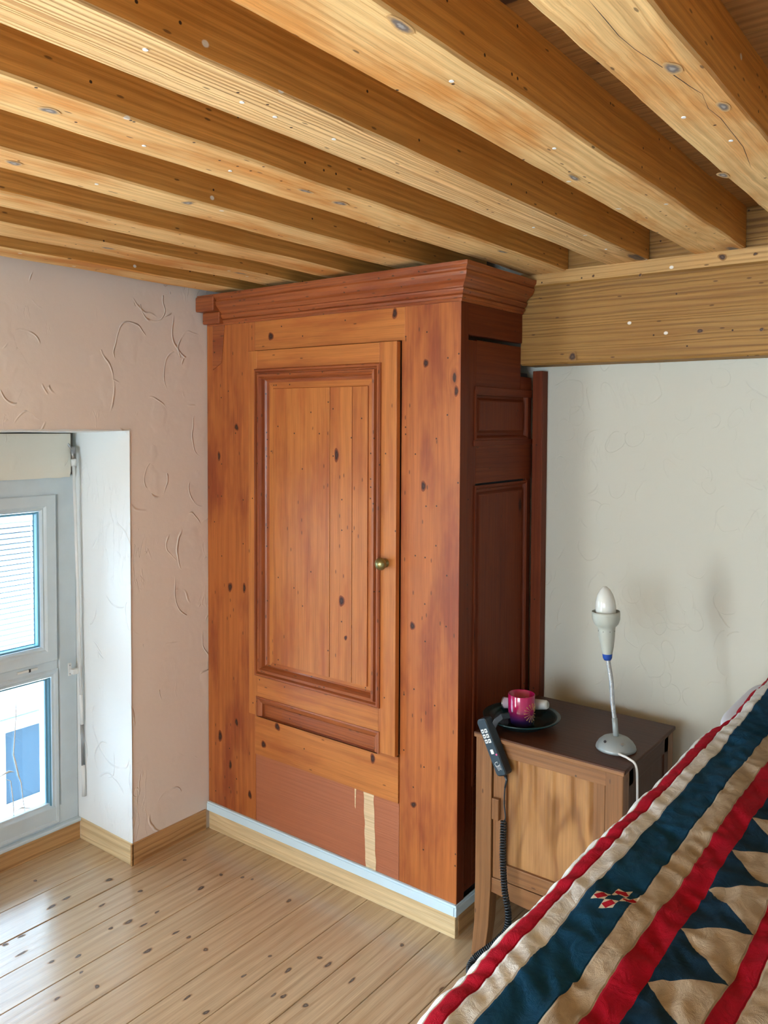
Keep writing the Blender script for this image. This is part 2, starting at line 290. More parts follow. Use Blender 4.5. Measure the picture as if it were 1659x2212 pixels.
# ------------------------------------------------------------------ mesh helpers
WL = {}
class MB:
    def __init__(s, T=None): s.v = []; s.f = []; s.uv = []; s.sm = []; s.T = T; s.mi = []; s.cur = 0
    def vert(s, p):
        p = Vector(p); s.v.append(s.T @ p if s.T else p); return len(s.v)-1
    def face(s, idx, uv, sm=False): s.mi.append(s.cur); s.f.append(idx); s.uv.append(uv); s.sm.append(sm)
    def box(s, x0, x1, y0, y1, z0, z1, g='x', jit=0):
        """g: grain axis"""
        c = [(x, y, z) for x in (x0, x1) for y in (y0, y1) for z in (z0, z1)]
        i = [s.vert(p) for p in c]
        off = (random.uniform(0, 40), random.uniform(0, 40)); gi = 'xyz'.index(g)
        Q = [((0, 1, 3, 2), 0), ((4, 6, 7, 5), 0), ((0, 4, 5, 1), 1), ((2, 3, 7, 6), 1), ((0, 2, 6, 4), 2), ((1, 5, 7, 3), 2)]
        for q, n in Q:
            ax = [a for a in range(3) if a != n]
            uv = []
            for k in q:
                p = c[k]
                if n == gi: uv.append((off[0]+p[ax[0]]*.15, off[1]+p[ax[1]]))
                else:
                    o = [a for a in ax if a != gi][0]; uv.append((off[0]+p[gi], off[1]+p[o]+n*.37))
            s.face([i[k] for k in q], uv)
        return s
    def poly(s, pts, h, n):
        """thin prism: polygon pts (3-D, planar) extruded by vector n*h"""
        n = Vector(n)*h; a = [s.vert(p) for p in pts]; b = [s.vert(Vector(p)+n) for p in pts]; k = len(pts)
        P = lambda p: (p[0]*.7+p[1]*.7+3, p[2])
        s.face(b, [P(p) for p in pts]); s.face(a[::-1], [P(p) for p in pts[::-1]])
        for j in range(k):
            q = (j+1) % k; s.face([a[j], a[q], b[q], b[j]], [P(pts[j]), P(pts[q]), P(pts[q]), P(pts[j])])
        return s
    def ring(s, O, ux, uy, n, rect, prof, close=False, smooth=False):
        """mitred frame: rect=(a0,a1,b0,b1); prof=[(inset,height)...]"""
        O, ux, uy, n = map(Vector, (O, ux, uy, n)); a0, a1, b0, b1 = rect
        o = random.uniform(0, 30)
        cs = lambda t: [(a0+t, b0+t), (a1-t, b0+t), (a1-t, b1-t), (a0+t, b1-t)]
        L = [0]
        for k in range(1, len(prof)): L.append(L[-1]+math.hypot(prof[k][0]-prof[k-1][0], prof[k][1]-prof[k-1][1]))
        for side in range(4):
            rows = []
            for (t, h) in prof:
                c = cs(t); p, q = c[side], c[(side+1) % 4]
                rows.append(([s.vert(O+ux*x+uy*y+n*h) for (x, y) in (p, q)], (p, q)))
            for k in range(len(prof)-1):
                (r0, c0), (r1, c1) = rows[k], rows[k+1]
                ax = 0 if side % 2 == 0 else 1
                uv = [(c0[0][ax]+o, L[k]+side+o), (c0[1][ax]+o, L[k]+side+o), (c1[1][ax]+o, L[k+1]+side+o), (c1[0][ax]+o, L[k+1]+side+o)]
                s.face([r0[0], r0[1], r1[1], r1[0]], uv)
        if close:
            t, h = prof[-1]; c = cs(t)
            i = [s.vert(O+ux*x+uy*y+n*h) for (x, y) in c]
            s.face(i, [(y+o, x+o) for (x, y) in c])
        return s
    def sweep(s, pts, prof, smooth=False):
        """extrude a closed list of rings: pts = list of lists of 3-D points with equal length"""
        o = random.uniform(0, 30); rows = [[s.vert(p) for p in r] for r in pts]; u = 0
        for k in range(len(rows)-1):
            du = (Vector(pts[k+1][0])-Vector(pts[k][0])).length; v = 0; n = len(rows[k])
            for j in range(n):
                q = (j+1) % n; dv = (Vector(pts[k][q])-Vector(pts[k][j])).length
                s.face([rows[k][j], rows[k][q], rows[k+1][q], rows[k+1][j]], [(o+u, v+o), (o+u, v+dv+o), (o+u+du, v+dv+o), (o+u+du, v+o)], smooth); v += dv
            u += du
        for r, P in ((rows[0][::-1], pts[0][::-1]), (rows[-1], pts[-1])):
            s.face(list(r), [(o+p[2]*.2, o+p[0]) for p in P])
        return s
    def tube(s, path, r, seg=10, cap=True, sm=True):
        path = [Vector(p) for p in path]; rr = r if isinstance(r, (list, tuple)) else [r]*len(path)
        t = (path[1]-path[0]).normalized(); a = t.orthogonal().normalized(); rings = []
        for k, p in enumerate(path):
            t = (path[min(k+1, len(path)-1)]-path[max(k-1, 0)]).normalized()
            a = (a-t*a.dot(t)).normalized(); b = t.cross(a)
            rings.append([p+(a*math.cos(2*math.pi*j/seg)+b*math.sin(2*math.pi*j/seg))*rr[k] for j in range(seg)])
        return s.sweep(rings, None, sm)
    def lathe(s, prof, seg=40, sm=True):
        """prof [(r,z)] around z of the transform"""
        rows = [[s.vert((r*math.cos(2*math.pi*j/seg), r*math.sin(2*math.pi*j/seg), z)) for j in range(seg)] for r, z in prof]
        for k in range(len(prof)-1):
            for j in range(seg):
                q = (j+1) % seg
                s.face([rows[k][j], rows[k][q], rows[k+1][q], rows[k+1][j]], [(j/seg, k*.1), ((j+1)/seg, k*.1), ((j+1)/seg, k*.1+.1), (j/seg, k*.1+.1)], sm)
        return s
    def grid(s, fn, nu, nv, uvf, sm=True):
        """fn(i,j)->point"""
        I = [[s.vert(fn(i, j)) for j in range(nv+1)] for i in range(nu+1)]
        for i in range(nu):
            for j in range(nv):
                q = [(i, j), (i+1, j), (i+1, j+1), (i, j+1)]
                s.face([I[a][b] for a, b in q], [uvf(a, b) for a, b in q], sm)
        return s
    def knot(s, p, ux, uy, n, ra, rb, h=.0004):
        """a grown-in knot: a low oval with its own wood colour"""
        p, ux, uy, n = map(Vector, (p, ux, uy, n)); s.cur = 1; ph = random.uniform(0, 6)
        c = s.vert(p+n*h*1.6); N = 20; R = []
        for j in range(N):
            a = 2*math.pi*j/N; k = 1+.14*math.sin(2*a+ph)+.08*math.sin(3*a+ph*2)
            R.append((s.vert(p+ux*ra*k*math.cos(a)+uy*rb*k*math.sin(a)+n*h), (.5+.5*math.cos(a), .5+.5*math.sin(a))))
        for j in range(N):
            (a, ua), (b, ub) = R[j], R[(j+1) % N]; s.face([c, a, b], [(.5, .5), ua, ub])
        s.cur = 0; return s
    def build(s, name, mat, parent=None, bevel=0, loc=None, label=None, cat=None, group=None, kind=None, seg=2, sub=0):
        me = bpy.data.meshes.new(name)
        if parent is not None: org = WL[parent.name]
        elif loc is not None: org = Vector(loc)
        else: org = Vector((0, 0, 0))
        me.from_pydata([p-org for p in s.v], [], s.f)
        ul = me.uv_layers.new(name='UVMap'); k = 0
        for uv in s.uv:
            for t in uv: ul.data[k].uv = t; k += 1
        me.polygons.foreach_set('use_smooth', s.sm)
        for mm in (mat if isinstance(mat, (list, tuple)) else [mat]): me.materials.append(M[mm] if isinstance(mm, str) else mm)
        me.polygons.foreach_set('material_index', s.mi); me.update()
        o = bpy.data.objects.new(name, me); C.objects.link(o)
        if parent is not None: o.parent = parent
        else: o.location = org
        WL[o.name] = org
        if bevel:
            b = o.modifiers.new('bevel', 'BEVEL'); b.width = bevel; b.segments = seg; b.limit_method = 'ANGLE'; b.angle_limit = math.radians(40)
        if sub:
            b = o.modifiers.new('subsurf', 'SUBSURF'); b.levels = sub; b.render_levels = sub
        tag(o, label, cat, group, kind); return o
def tag(o, label=None, cat=None, group=None, kind=None):
    for k, v in (('label', label), ('category', cat), ('group', group), ('kind', kind)):
        if v: o[k] = v
def empty(name, loc, label, cat, group=None, kind=None):
    o = bpy.data.objects.new(name, None); C.objects.link(o); o.location = loc; o.empty_display_size = .05
    WL[o.name] = Vector(loc); tag(o, label, cat, group, kind); return o

XR, YF0 = 3.4, -2.65            # right wall, wall behind the camera
ZC = 2.035                       # underside of the joists
# ------------------------------------------------------------------ room shell
fl = MB(); seams = [-2.80, -2.645, -2.493, -2.341]
x = -2.341
while x < XR: x += .146+random.uniform(-.008, .008); seams.append(min(x, XR+.1))
for k in range(len(seams)-1):
    gp = .0042 if abs(seams[k]+2.341) < .002 else .0013
    ends = [YF0-.1]+sorted(random.uniform(-2, .4) for _ in range(1))+[2.6]
    for a, b in zip(ends[:-1], ends[1:]): fl.box(seams[k]+gp, seams[k+1]-.0006, a+.0008, b, -.03, 0, 'y')
FLK = [(-2.578, 1.448), (-2.386, 1.604), (-2.111, 1.857), (-2.102, 1.762), (-2.041, 1.891), (-2.006, 1.903), (-2.247, 1.627), (-2.285, 1.842), (-2.107, 1.588), (-2.084, 1.521), (-2.15, 1.449), (-2.134, 1.502), (-1.975, 1.557), (-1.926, 1.567), (-2.277, 1.503), (-2.402, 1.456), (-2.397, 1.402), (-2.329, 1.262), (-2.251, 1.22), (-2.329, 1.211), (-2.148, 1.253), (-2.11, 1.314), (-2.04, 1.279), (-1.953, 1.272), (-1.996, 1.179), (-1.97, 1.451), (-1.841, 1.559), (-1.78, 1.83), (-1.82, 1.889), (-1.67, 1.654), (-1.618, 1.646), (-1.585, 1.642), (-1.723, 1.396), (-1.639, 1.389), (-1.546, 1.545), (-1.521, 1.557), (-1.551, 1.737), (-1.511, 1.729), (-1.396, 1.93), (-1.415, 1.72), (-1.45, 1.568), (-1.667, 1.548)]
FLK += [(random.uniform(-2.3, 3.), random.uniform(-2.4, .9)) for _ in range(110)]
for x, y in FLK:
    if all(abs(x-a) > .012 for a in seams): fl.knot((x, y, 0), (0, 1, 0), (1, 0, 0), (0, 0, 1), random.choice((.009, .013, .018)), random.choice((.006, .009, .011)), .0002)
floor = fl.build('floor', ['floor', 'knot_floor'], kind='structure', bevel=.0012, seg=1)
MB().box(-3.0, XR+.2, YF0-.3, 2.8, -.08, -.031).build('floor_underlay', 'black_hole', kind='structure')
tag(bpy.data.objects['floor_underlay'], kind='structure'); bpy.data.objects['floor_underlay'].name = 'trim_9'

# wall_left with its window opening and an added one for fill
wl = MB(); XW = -2.403; XO = -3.0
def wallx(y0, y1, z0, z1): wl.box(XO, XW, y0, y1, z0, z1, 'z')
W1 = (.70, 1.710, 0, 1.524); W2 = (-1.65, -.55, .3, 1.8)
wallx(YF0-.3, W2[0], -.03, 2.16); wallx(W2[0], W2[1], -.03, W2[2]); wallx(W2[0], W2[1], W2[3], 2.16)
wallx(W2[1], W1[0], -.03, 2.16); wallx(W1[0], W1[1], W1[3], 2.16); wallx(W1[1], 2.75, -.03, 2.16)
wl.build('wall_left', 'wall', kind='structure')
wb = MB().box(XO, XR+.3, 2.535, 2.75, -.03, 2.2, 'x'); wb.build('wall_back', 'wall_back', kind='structure')
MB().box(XR, XR+.3, YF0-.3, 2.535, -.03, 2.2, 'y').build('wall_right', 'wall_plain', kind='structure')
wf = MB(); WF = (-1.6, .3, .75, 1.8)
for a in ((XW, WF[0], -.03, 2.2), (WF[1], XR, -.03, 2.2), (WF[0], WF[1], -.03, WF[2]), (WF[0], WF[1], WF[3], 2.2)):
    wf.box(a[0], a[1], YF0-.3, YF0, a[2], a[3], 'x')
wf.build('wall_front', 'wall_plain', kind='structure')
cb = MB(); y = YF0-.3
while y < 2.75: cb.box(XO, XR+.3, y+.001, y+.178, 2.155, 2.19, 'x'); y += .18
cb.build('ceiling', 'board', kind='structure')
MB().box(XO, XR+.3, YF0-.3, 2.75, 2.191, 2.25).build('ceiling_upper', 'black_hole', kind='structure').name = 'trim_8'

# white painted reveal round the window
tr = MB(); 
def rough_lin(i, j, nu, nv, f): return f(i/nu, j/nv)
def revf(i, j):
    xx = XW+.004-(i/16)*.345; zz = j/60*1.524
    return (xx, 1.7075+.0025*mnoise.noise(Vector((xx*6, zz*5, 1.3))), zz)
tr.grid(revf, 16, 60, lambda a, b: (a, b))
def soff(i, j):
    xx = XW+.004-(i/16)*.345; yy = 1.7095-j/40*1.01
    return (xx, yy, 1.522-.012*(i/16)+.003*mnoise.noise(Vector((xx*6, yy*5, 7.3)))+.004*(j/40-.1))
tr.grid(soff, 16, 40, lambda a, b: (a, b))
def lip(i, j):
    zz = j/80*1.528; e = .0045+.004*abs(mnoise.noise(Vector((0, zz*14, 3))))
    return (XW+.0015+(.0022 if i == 0 else 0), 1.7075+i*e, zz)
tr.grid(lip, 1, 80, lambda a, b: (a, b))
def lip2(i, j):
    yy = 1.712-j/60*1.02; e = .004+.005*abs(mnoise.noise(Vector((yy*14, 0, 5))))
    return (XW+.0015+(.0022 if i == 0 else 0), yy, 1.521+.0035*(j/60)+i*e)
tr.grid(lip2, 1, 60, lambda a, b: (a, b))
tr.build('trim_1', 'white_plaster', kind='structure')
# infill panel of cream plaster over the window
lp = MB(); rag = lambda yy: 1.351+.006*mnoise.noise(Vector((yy*25, 2, 2)))
pts = [(-2.705, 1.675, 1.508)]+[(-2.705, 1.675-.004*abs(mnoise.noise(Vector((z*3, 0, 0)))), 1.508-z*.156/8) for z in range(1, 8)]
pts += [(-2.705, yy/100, rag(yy/100)) for yy in range(167, 69, -2)]+[(-2.705, .70, 1.515)]
lp.poly([Vector(p) for p in pts], -.05, (1, 0, 0)); lp.build('trim_2', 'cream_plaster', kind='structure')
MB().box(-2.99, -2.76, .7, 1.71, 1.36, 1.524).build('trim_3', 'black_hole', kind='structure')

# skirting boards
MB().box(-2.403, -2.396, 1.700, 2.036, 0, .078, 'y').build('baseboard_left', 'base_pine', kind='structure', bevel=.002)
MB().box(-2.715, -2.396, 1.7035, 1.7105, 0, .078, 'x').build('baseboard_reveal', 'new_pine', kind='structure', bevel=.002)
MB().box(-2.730, -2.713, .70, 1.7035, 0, .068, 'y').build('baseboard_window', 'base_pine', kind='structure', bevel=.002)
MB().box(-1.22, XR, 2.522, 2.535, 0, .078, 'x').build('baseboard_back', 'base_pine', kind='structure', bevel=.002)
MB().box(-2.403, -2.390, YF0, .70, 0, .078, 'y').build('baseboard_side', 'base_pine', kind='structure', bevel=.002)

# ------------------------------------------------------------------ window in the deep reveal
win = empty('window_1', (-2.75, 1.2, .07), 'white plastic window in a deep reveal, tilting sash above a fixed lower pane', 'window', kind='structure')
O, ux, uy, nn = (-2.745, 0, 0), (0, 1, 0), (0, 0, 1), (1, 0, 0)
f = MB(); y0w = .72
f.ring(O, ux, uy, nn, (y0w, 1.708, .078, 1.358), [(0, -.05), (0, .012), (.004, .015), (.030, .015), (.070, .015), (.078, .004), (.085, .004), (.085, -.05)])
f.box(-2.79, -2.733, y0w+.08, 1.63, .652, .695, 'y')
f.build('window_frame', 'pvc', win, bevel=.0015)
sa = MB(); sa.ring(O, ux, uy, nn, (y0w+.083, 1.625, .688, 1.290), [(0, 0), (0, .022), (.003, .025), (.038, .025), (.042, .022), (.046, .018), (.052, .020), (.058, .012), (.060, -.02)])
sash = sa.build('sash', 'pvc', win)
gk = MB().ring(O, ux, uy, nn, (y0w+.143, 1.565, .748, 1.230), [(-.001, .010), (.004, .006), (.006, -.010), (.010, -.012)]).build('gasket', 'gasket', sash)
MB().box(-2.757, -2.753, y0w+.15, 1.548, .762, 1.217).build('upper_pane', 'glass', sash)
ls = MB().ring(O, ux, uy, nn, (y0w+.083, 1.632, .083, .655), [(0, 0), (0, .014), (.006, .020), (.014, .018), (.018, .012), (.026, .012), (.030, -.02)]).build('lower_bead', 'pvc', win)
MB().ring(O, ux, uy, nn, (y0w+.113, 1.603, .112, .625), [(-.001, .008), (.004, .006), (.006, -.006), (.010, -.008), (.011, -.02)]).build('gasket', 'gasket', ls)
MB().box(-2.762, -2.758, y0w+.12, 1.59, .125, .612).build('lower_pane', 'glass', win)
sl = MB().box(-2.75, -2.708, .70, 1.7065, .068, .080, 'y').build('window_sill', 'pvc', win, bevel=.003)
dc = MB(); dc.box(-2.733, -2.727, 1.475, 1.552, .668, .676, 'y'); dc.build('drain_cover', 'rod', win, bevel=.0015)
MB().box(-2.729, -2.7265, 1.518, 1.525, .6665, .6775).build('drain_notch', 'black_hole', win)
dr = MB()
def pw(cx, cy):   # paint run traced on the glass
    return (-2.756, cx, cy)
run = [(1.487, .595), (1.483, .50), (1.473, .38), (1.480, .35), (1.490, .30), (1.500, .27), (1.505, .215), (1.512, .165)]
dr.tube([pw(*p) for p in run], [.0008, .0016, .0022, .0035, .0030, .0022, .0016, .0014], 6)
dr.tube([pw(1.440, .305), pw(1.462, .29), pw(1.470, .21), pw(1.472, .14)], [.0008, .0016, .002, .0014], 6)
dr.tube([pw(1.42, .318), pw(1.455, .326), pw(1.475, .318)], [.001, .004, .001], 6)
dr.tube([pw(1.475, .175), pw(1.50, .180), pw(1.535, .165)], [.001, .0028, .001], 6)
dr.build('paint_run', 'drip', win)

w2 = empty('fill_window_2', (-2.75, -1.1, .3), 'plain white window added out of view further along the left wall for fill light', 'window', kind='structure')  # added out of view as an opening for the left fill
f = MB().ring((-2.80, 0, 0), ux, uy, nn, (W2[0], W2[1], W2[2], W2[3]), [(0, -.04), (0, .02), (.05, .02), (.05, -.04)])
f.box(-2.83, -2.78, -1.12, -1.08, .35, 1.75, 'z'); f.build('window_frame', 'pvc', w2)
w3 = empty('fill_window_3', (-.65, YF0-.1, .75), 'plain white window added out of view in the wall behind the camera for fill light', 'window', kind='structure')  # unseen window added to go with the fill from behind
f = MB().ring((0, YF0-.15, 0), (1, 0, 0), (0, 0, 1), (0, 1, 0), WF, [(0, -.04), (0, .02), (.05, .02), (.05, -.04)])
f.box(-.68, -.63, YF0-.19, YF0-.13, .8, 1.75, 'z'); f.build('window_frame', 'pvc', w3)

# shutter crank rod
cr = empty('shutter_crank', (-2.68, 1.68, .17), 'thin white shutter crank rod hanging down the right side of the window', 'crank rod')
MB().tube([(-2.68, 1.671, 1.400), (-2.68, 1.680, 1.02), (-2.68, 1.691, .552)], [.0055, .0055, .0062], 14).build('upper_rod', 'rod', cr)
MB().tube([(-2.68, 1.691, .553), (-2.68, 1.694, .442)], .0068, 14).build('sleeve', 'rod', cr)
j = MB()
for s_ in (-.0052, .0052): j.tube([(-2.68, 1.694+s_, .445), (-2.68, 1.697+s_, .285)], .0018, 6)
j.tube([(-2.68, 1.6945, .44), (-2.68, 1.697, .290)], .0022, 8); j.build('crank_joint', 'metal', cr)
MB().tube([(-2.68, 1.697, .288), (-2.68, 1.699, .172)], .0075, 14).build('crank_grip', 'rod', cr)
MB().tube([(-2.68, 1.6705, 1.417), (-2.68, 1.671, 1.392)], .009, 14).build('collar', 'rod', cr)
j = MB(); j.tube([(-2.68, 1.670, 1.418), (-2.685, 1.668, 1.445), (-2.70, 1.684, 1.456), (-2.71, 1.690, 1.452)], .0045, 10)
j.tube([(-2.69, 1.672, 1.448), (-2.73, 1.660, 1.50)], .004, 8); j.tube([(-2.692, 1.676, 1.436), (-2.692, 1.676, 1.462)], .009, 12); j.build('universal_joint', 'metal', cr)
j = MB(); j.box(-2.706, -2.702, 1.655, 1.668, .625, .672); j.box(-2.704, -2.682, 1.662, 1.684, .632, .650); bk = j.build('bracket', 'rod', cr, bevel=.001)
j = MB()
for z in (.633, .664): MB().tube([(-2.703, 1.6605, z), (-2.700, 1.6605, z)], .0022, 8).build('screw', 'metal', bk)

# neighbouring house seen through the window
nb = empty('neighbouring_house', (-6.1, 3.2, -3.4), 'white neighbouring house with slatted shutter and dark panes seen through the window', 'house')
MB().box(-6.4, -6.0, -1.5, 7.5, -3.4, 1.25).build('house_wall', 'facade', nb)
sh = MB(); z = -.20
while z < .79:
    sh.poly([(-5.93, 1.9, z), (-5.93, 3.75, z), (-5.965, 3.75, z+.024), (-5.965, 1.9, z+.024)], .006, (0.4, 0, .9)); z += .040
sh.box(-5.995, -5.90, 3.75, 3.80, -.25, .84); sh.box(-5.995, -5.90, 1.85, 1.9, -.25, .84); sh.box(-5.995, -5.90, 1.85, 3.8, .80, .90); sh.box(-5.995, -5.90, 1.85, 3.8, -.27, -.21)
sh.build('shutter', 'slat', nb)
MB().box(-5.999, -5.990, 1.9, 3.75, -.22, .82).build('shutter_backing', 'dark_pane', nb)
MB().box(-6.0, -5.90, 1.5, 4.2, -.665, -.61).build('ledge', 'grey_ledge', nb)
MB().box(-6.0, -5.93, 1.5, 4.2, -.76, -.69).build('cornice_band', 'facade', nb)
fr = MB()
for a, b in ((2.62, 3.06), (3.10, 3.46)):
    for z0, z1 in ((-1.385, -.77), (-2.0, -1.45)):
        fr.ring((-5.97, 0, 0), ux, uy, nn, (a, b, z0, z1), [(0, -.03), (0, 0), (.03, 0), (.03, -.03)])
wfr = fr.build('window_frame', 'facade', nb)
p = MB()
for a, b in ((2.63, 3.05), (3.11, 3.42)):
    for z0, z1 in ((-1.38, -.77), (-1.99, -1.46)): p.box(-5.995, -5.985, a, b, z0, z1)
p.build('pane', 'dark_pane', wfr)

# ------------------------------------------------------------------ ceiling joists, blocking, cross beam
JK = [(-1.202, 0.714), (-1.187, 1.393), (-1.182, 1.276), (-1.446, 1.184), (-1.985, 1.349), (-0.365, 1.337), (-1.151, 2.055), (-0.702, 1.538), (-1.979, 1.831), (-0.384, 1.155), (-0.461, 1.696), (-1.488, 0.812), (-0.609, 0.829)]
JN = [(-0.648, 1.005), (-0.656, 1.354), (-0.909, 0.676), (-0.938, 0.872), (-0.942, 0.946), (-0.937, 1.083), (-1.208, 1.092), (-1.487, 0.985), (-0.428, 1.346), (-0.397, 1.504), (-1.22, 0.903), (-0.95, 1.851), (-0.906, 2.2)]
CRK = [(-0.401, 0.86), (-0.403, 0.968), (-0.406, 1.019), (-0.406, 1.068), (-0.395, 1.146), (-0.382, 1.236), (-0.379, 1.27), (-0.387, 1.332), (-0.381, 1.386), (-.39, 1.55), (-.41, 1.7)]
def joist(x0, x1, mat, label, seed, z1=2.155, y1=2.44):
    rings = []; n = 90; y0 = YF0
    for k in range(n+1):
        y = y0+(y1-y0)*k/n
        q = lambda a, s: .0035*mnoise.noise(Vector((y*3.1, a, seed)))+.0018*mnoise.noise(Vector((y*14, a, seed+5)))*s
        ch = .004
        a, b = x0+q(1, 1), x1+q(2, 1); zb = ZC+q(3, 0)+.008*(x0+1.2)*(1 if y > 0 else 1)
        rings.append([Vector((a, y, z1)), Vector((a, y, zb+ch)), Vector((a+ch, y, zb)), Vector((b-ch, y, zb)), Vector((b, y, zb+ch)), Vector((b, y, z1))][::-1])
    jb = MB().sweep(rings, None); nf = len(jb.f)
    def zat(y): k = min(n, max(0, round((y-YF0)/(y1-YF0)*n))); return rings[k][3].z
    for x, y in JK:
        if x0 < x < x1: jb.knot((x, y, zat(y)-.0002), (0, 1, 0), (1, 0, 0), (0, 0, -1), random.choice((.016, .021, .027)), random.choice((.008, .010, .013)), .0007)
    jb.mi = [3 if v == 1 else v for v in jb.mi]
    if x0 < -.4 < x1:
        jb.cur = 2; jb.tube([(x+.0015*math.sin(y*90), y, zat(y)+.0004) for x, y in CRK], [.0003]+[.0007]*(len(CRK)-2)+[.0003], 6)
    jb.cur = 2
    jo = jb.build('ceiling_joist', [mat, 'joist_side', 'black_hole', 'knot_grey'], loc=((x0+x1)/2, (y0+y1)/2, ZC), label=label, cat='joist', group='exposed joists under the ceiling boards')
    for p in jo.data.polygons:                           # flanks coloured darker as in shade, undersides paler as if lit
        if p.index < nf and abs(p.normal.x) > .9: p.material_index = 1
    for x, y in JN:
        if x0 < x < x1: MB().tube([(x, y, zat(y)+.001), (x, y, zat(y)-.0012)], .0038, 9).build('nail_head', 'drip', jo)
    return jo
J = [(-2.325, -2.215, 'joist', 'narrow pine ceiling joist nearest the window wall, farthest from the camera'),
     (-2.075, -1.945, 'joist', 'pine ceiling joist second from the window wall, ending at the wardrobe cornice'),
     (-1.805, -1.690, 'joist', 'pine ceiling joist third from the window wall, ending over the wardrobe cornice'),
     (-1.540, -1.428, 'joist', 'pine ceiling joist fourth from the window wall, resting over the right half of the wardrobe'),
     (-1.262, -1.130, 'joist', 'pale pine ceiling joist passing over the right corner of the wardrobe onto the beam'),
     (-.995, -.870, 'joist_fine', 'close-grained striped pine joist, first one right of the wardrobe on the beam'),
     (-.735, -.598, 'joist', 'wide blotchy orange pine joist crossing the middle of the ceiling, second right of wardrobe'),
     (-.462, -.345, 'joist', 'wide pine joist at the top right with a long crack and a knot'),
     ]
for k, (a, b, mt, lb) in enumerate(J): joist(a, b, mt, lb, k*3.7)
for k, a in enumerate((-.19, .08, .35, .62, .89, 1.16, 1.43)):
    joist(a, a+.12, 'joist', 'pine ceiling joist beyond the right edge of the picture, over the bed side', 40+k)
edges = [(-1.262, -1.130), (-.995, -.870), (-.735, -.598), (-.462, -.345), (-.19, -.07)]
bl = ['small pine blocking board on the beam just right of the wardrobe corner joist', 'pine blocking board on the beam between the striped joist and the blotchy joist',
      'pine blocking board on the beam at the far right, beside the cracked joist', 'pine blocking board on the beam past the right edge of the picture']
for k in range(4):
    MB().box(edges[k][1]-.01, edges[k+1][0]+.01, 2.445, 2.47, 2.035, 2.154, 'x').build('blocking_board', 'beam', loc=((edges[k][1]+edges[k+1][0])/2, 2.45, 2.035), label=bl[k], cat='board', group='blocking boards between joist ends', bevel=.001)
rings = []
for k in range(71):
    x = -1.288+(XR+1.288)*k/70; q = lambda a: .003*mnoise.noise(Vector((x*4, a, 9.)))
    e = max(0, 1-(x+1.288)/.05)
    rings.append([Vector((x, 2.66, 1.742)), Vector((x, 2.437+q(1), 1.742+q(2))), Vector((x, 2.430+q(1), 1.748+q(2))), Vector((x, 2.430+q(3), 1.900)), Vector((x, 2.430+q(4), 1.982+q(5)+.01)), Vector((x, 2.424, 1.988+q(5)+.01)), Vector((x, 2.424, ZC+.004)), Vector((x, 2.66, ZC+.004))][::-1])
bmm = MB().sweep(rings, None)
for x, z, a in ((-1.104, 1.763, .016), (-.714, 1.819, .010), (-.55, 1.812, .007)): bmm.knot((x, 2.4265, z), (1, 0, 0), (0, 0, 1), (0, -1, 0), a, a*.85, .0006)
for x, z, a in ((-.656, 2.021, .012), (-.89, 1.995, .006), (-1.037, 2.008, .005), (-.569, 2.019, .006)): bmm.knot((x, 2.4225, z), (1, 0, 0), (0, 0, 1), (0, -1, 0), a, a*.85, .0006)
bmm.mi = [2 if (v == 0 and all(bmm.v[i].y < 2.4245 and bmm.v[i].z > 1.98 for i in f)) else v for f, v in zip(bmm.f, bmm.mi)]
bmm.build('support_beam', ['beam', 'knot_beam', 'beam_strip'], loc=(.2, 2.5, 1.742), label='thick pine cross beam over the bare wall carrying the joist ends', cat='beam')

# ------------------------------------------------------------------ wardrobe
YW = 2.052
wd = empty('wardrobe', (-1.84, 2.29, 0), 'tall red-brown pine wardrobe built into the corner, with one moulded door', 'wardrobe')
kb = MB().box(-2.40, -2.144, YW, 2.078, .09, 1.925, 'z')
for x, z in [(-2.24, 1.534), (-2.335, 1.426), (-2.277, 0.943), (-2.201, 0.949), (-2.244, 0.444), (-2.334, 0.371), (-2.278, 0.275), (-2.174, 0.191)]: kb.knot((x, YW, z), (0, 0, 1), (1, 0, 0), (0, -1, 0), random.choice((.014, .017, .020)), random.choice((.009, .011, .013)), .0004)
kb.build('left_stile', ['red', 'knot_red'], wd, bevel=.0015)
kb = MB().box(-1.498, -1.284, YW, 2.078, .09, 1.925, 'z')
for x, z in [(-1.407, 1.732), (-1.451, 0.926), (-1.443, 0.366), (-1.298, 1.646), (-1.413, 1.36)]: kb.knot((x, YW, z), (0, 0, 1), (1, 0, 0), (0, -1, 0), random.choice((.011, .015)), random.choice((.009, .011)), .0004)
kb.build('right_stile', ['red', 'knot_red'], wd, bevel=.0015)
kb = MB().box(-2.143, -1.485, YW-.001, 2.078, 1.806, 1.925, 'x')
for x, z in [(-2.063, 1.852), (-1.524, 1.89)]: kb.knot((x, YW-.001, z), (0, 0, 1), (1, 0, 0), (0, -1, 0), random.choice((.016,)), random.choice((.011, .012)), .0004)
kb.build('top_rail', ['red_light', 'knot_red'], wd, bevel=.0015)
MB().poly([(-2.366, YW, 1.925), (-2.300, YW, 1.925), (-2.318, YW, 1.770), (-2.366, YW, 1.745)], .003, (0, -1, 0)).build('corner_patch', 'red_mould', wd, bevel=.001)
kb = MB().box(-2.1425, -1.4995, 2.0475, 2.07, .354, .503, 'x')
for x, z in [(-2.029, 0.478), (-2.098, 0.398), (-1.601, 0.473)]: kb.knot((x, 2.0475, z), (0, 0, 1), (1, 0, 0), (0, -1, 0), random.choice((.015,)), random.choice((.011, .012)), .0004)
kb.build('lower_board', ['red_light', 'knot_red'], wd, bevel=.001)
lpn = MB().box(-2.1425, -1.4995, YW+.001, 2.07, .09, .352, 'x').build('lower_panel', 'ply', wd)
st = MB(); pl, pr = [], []
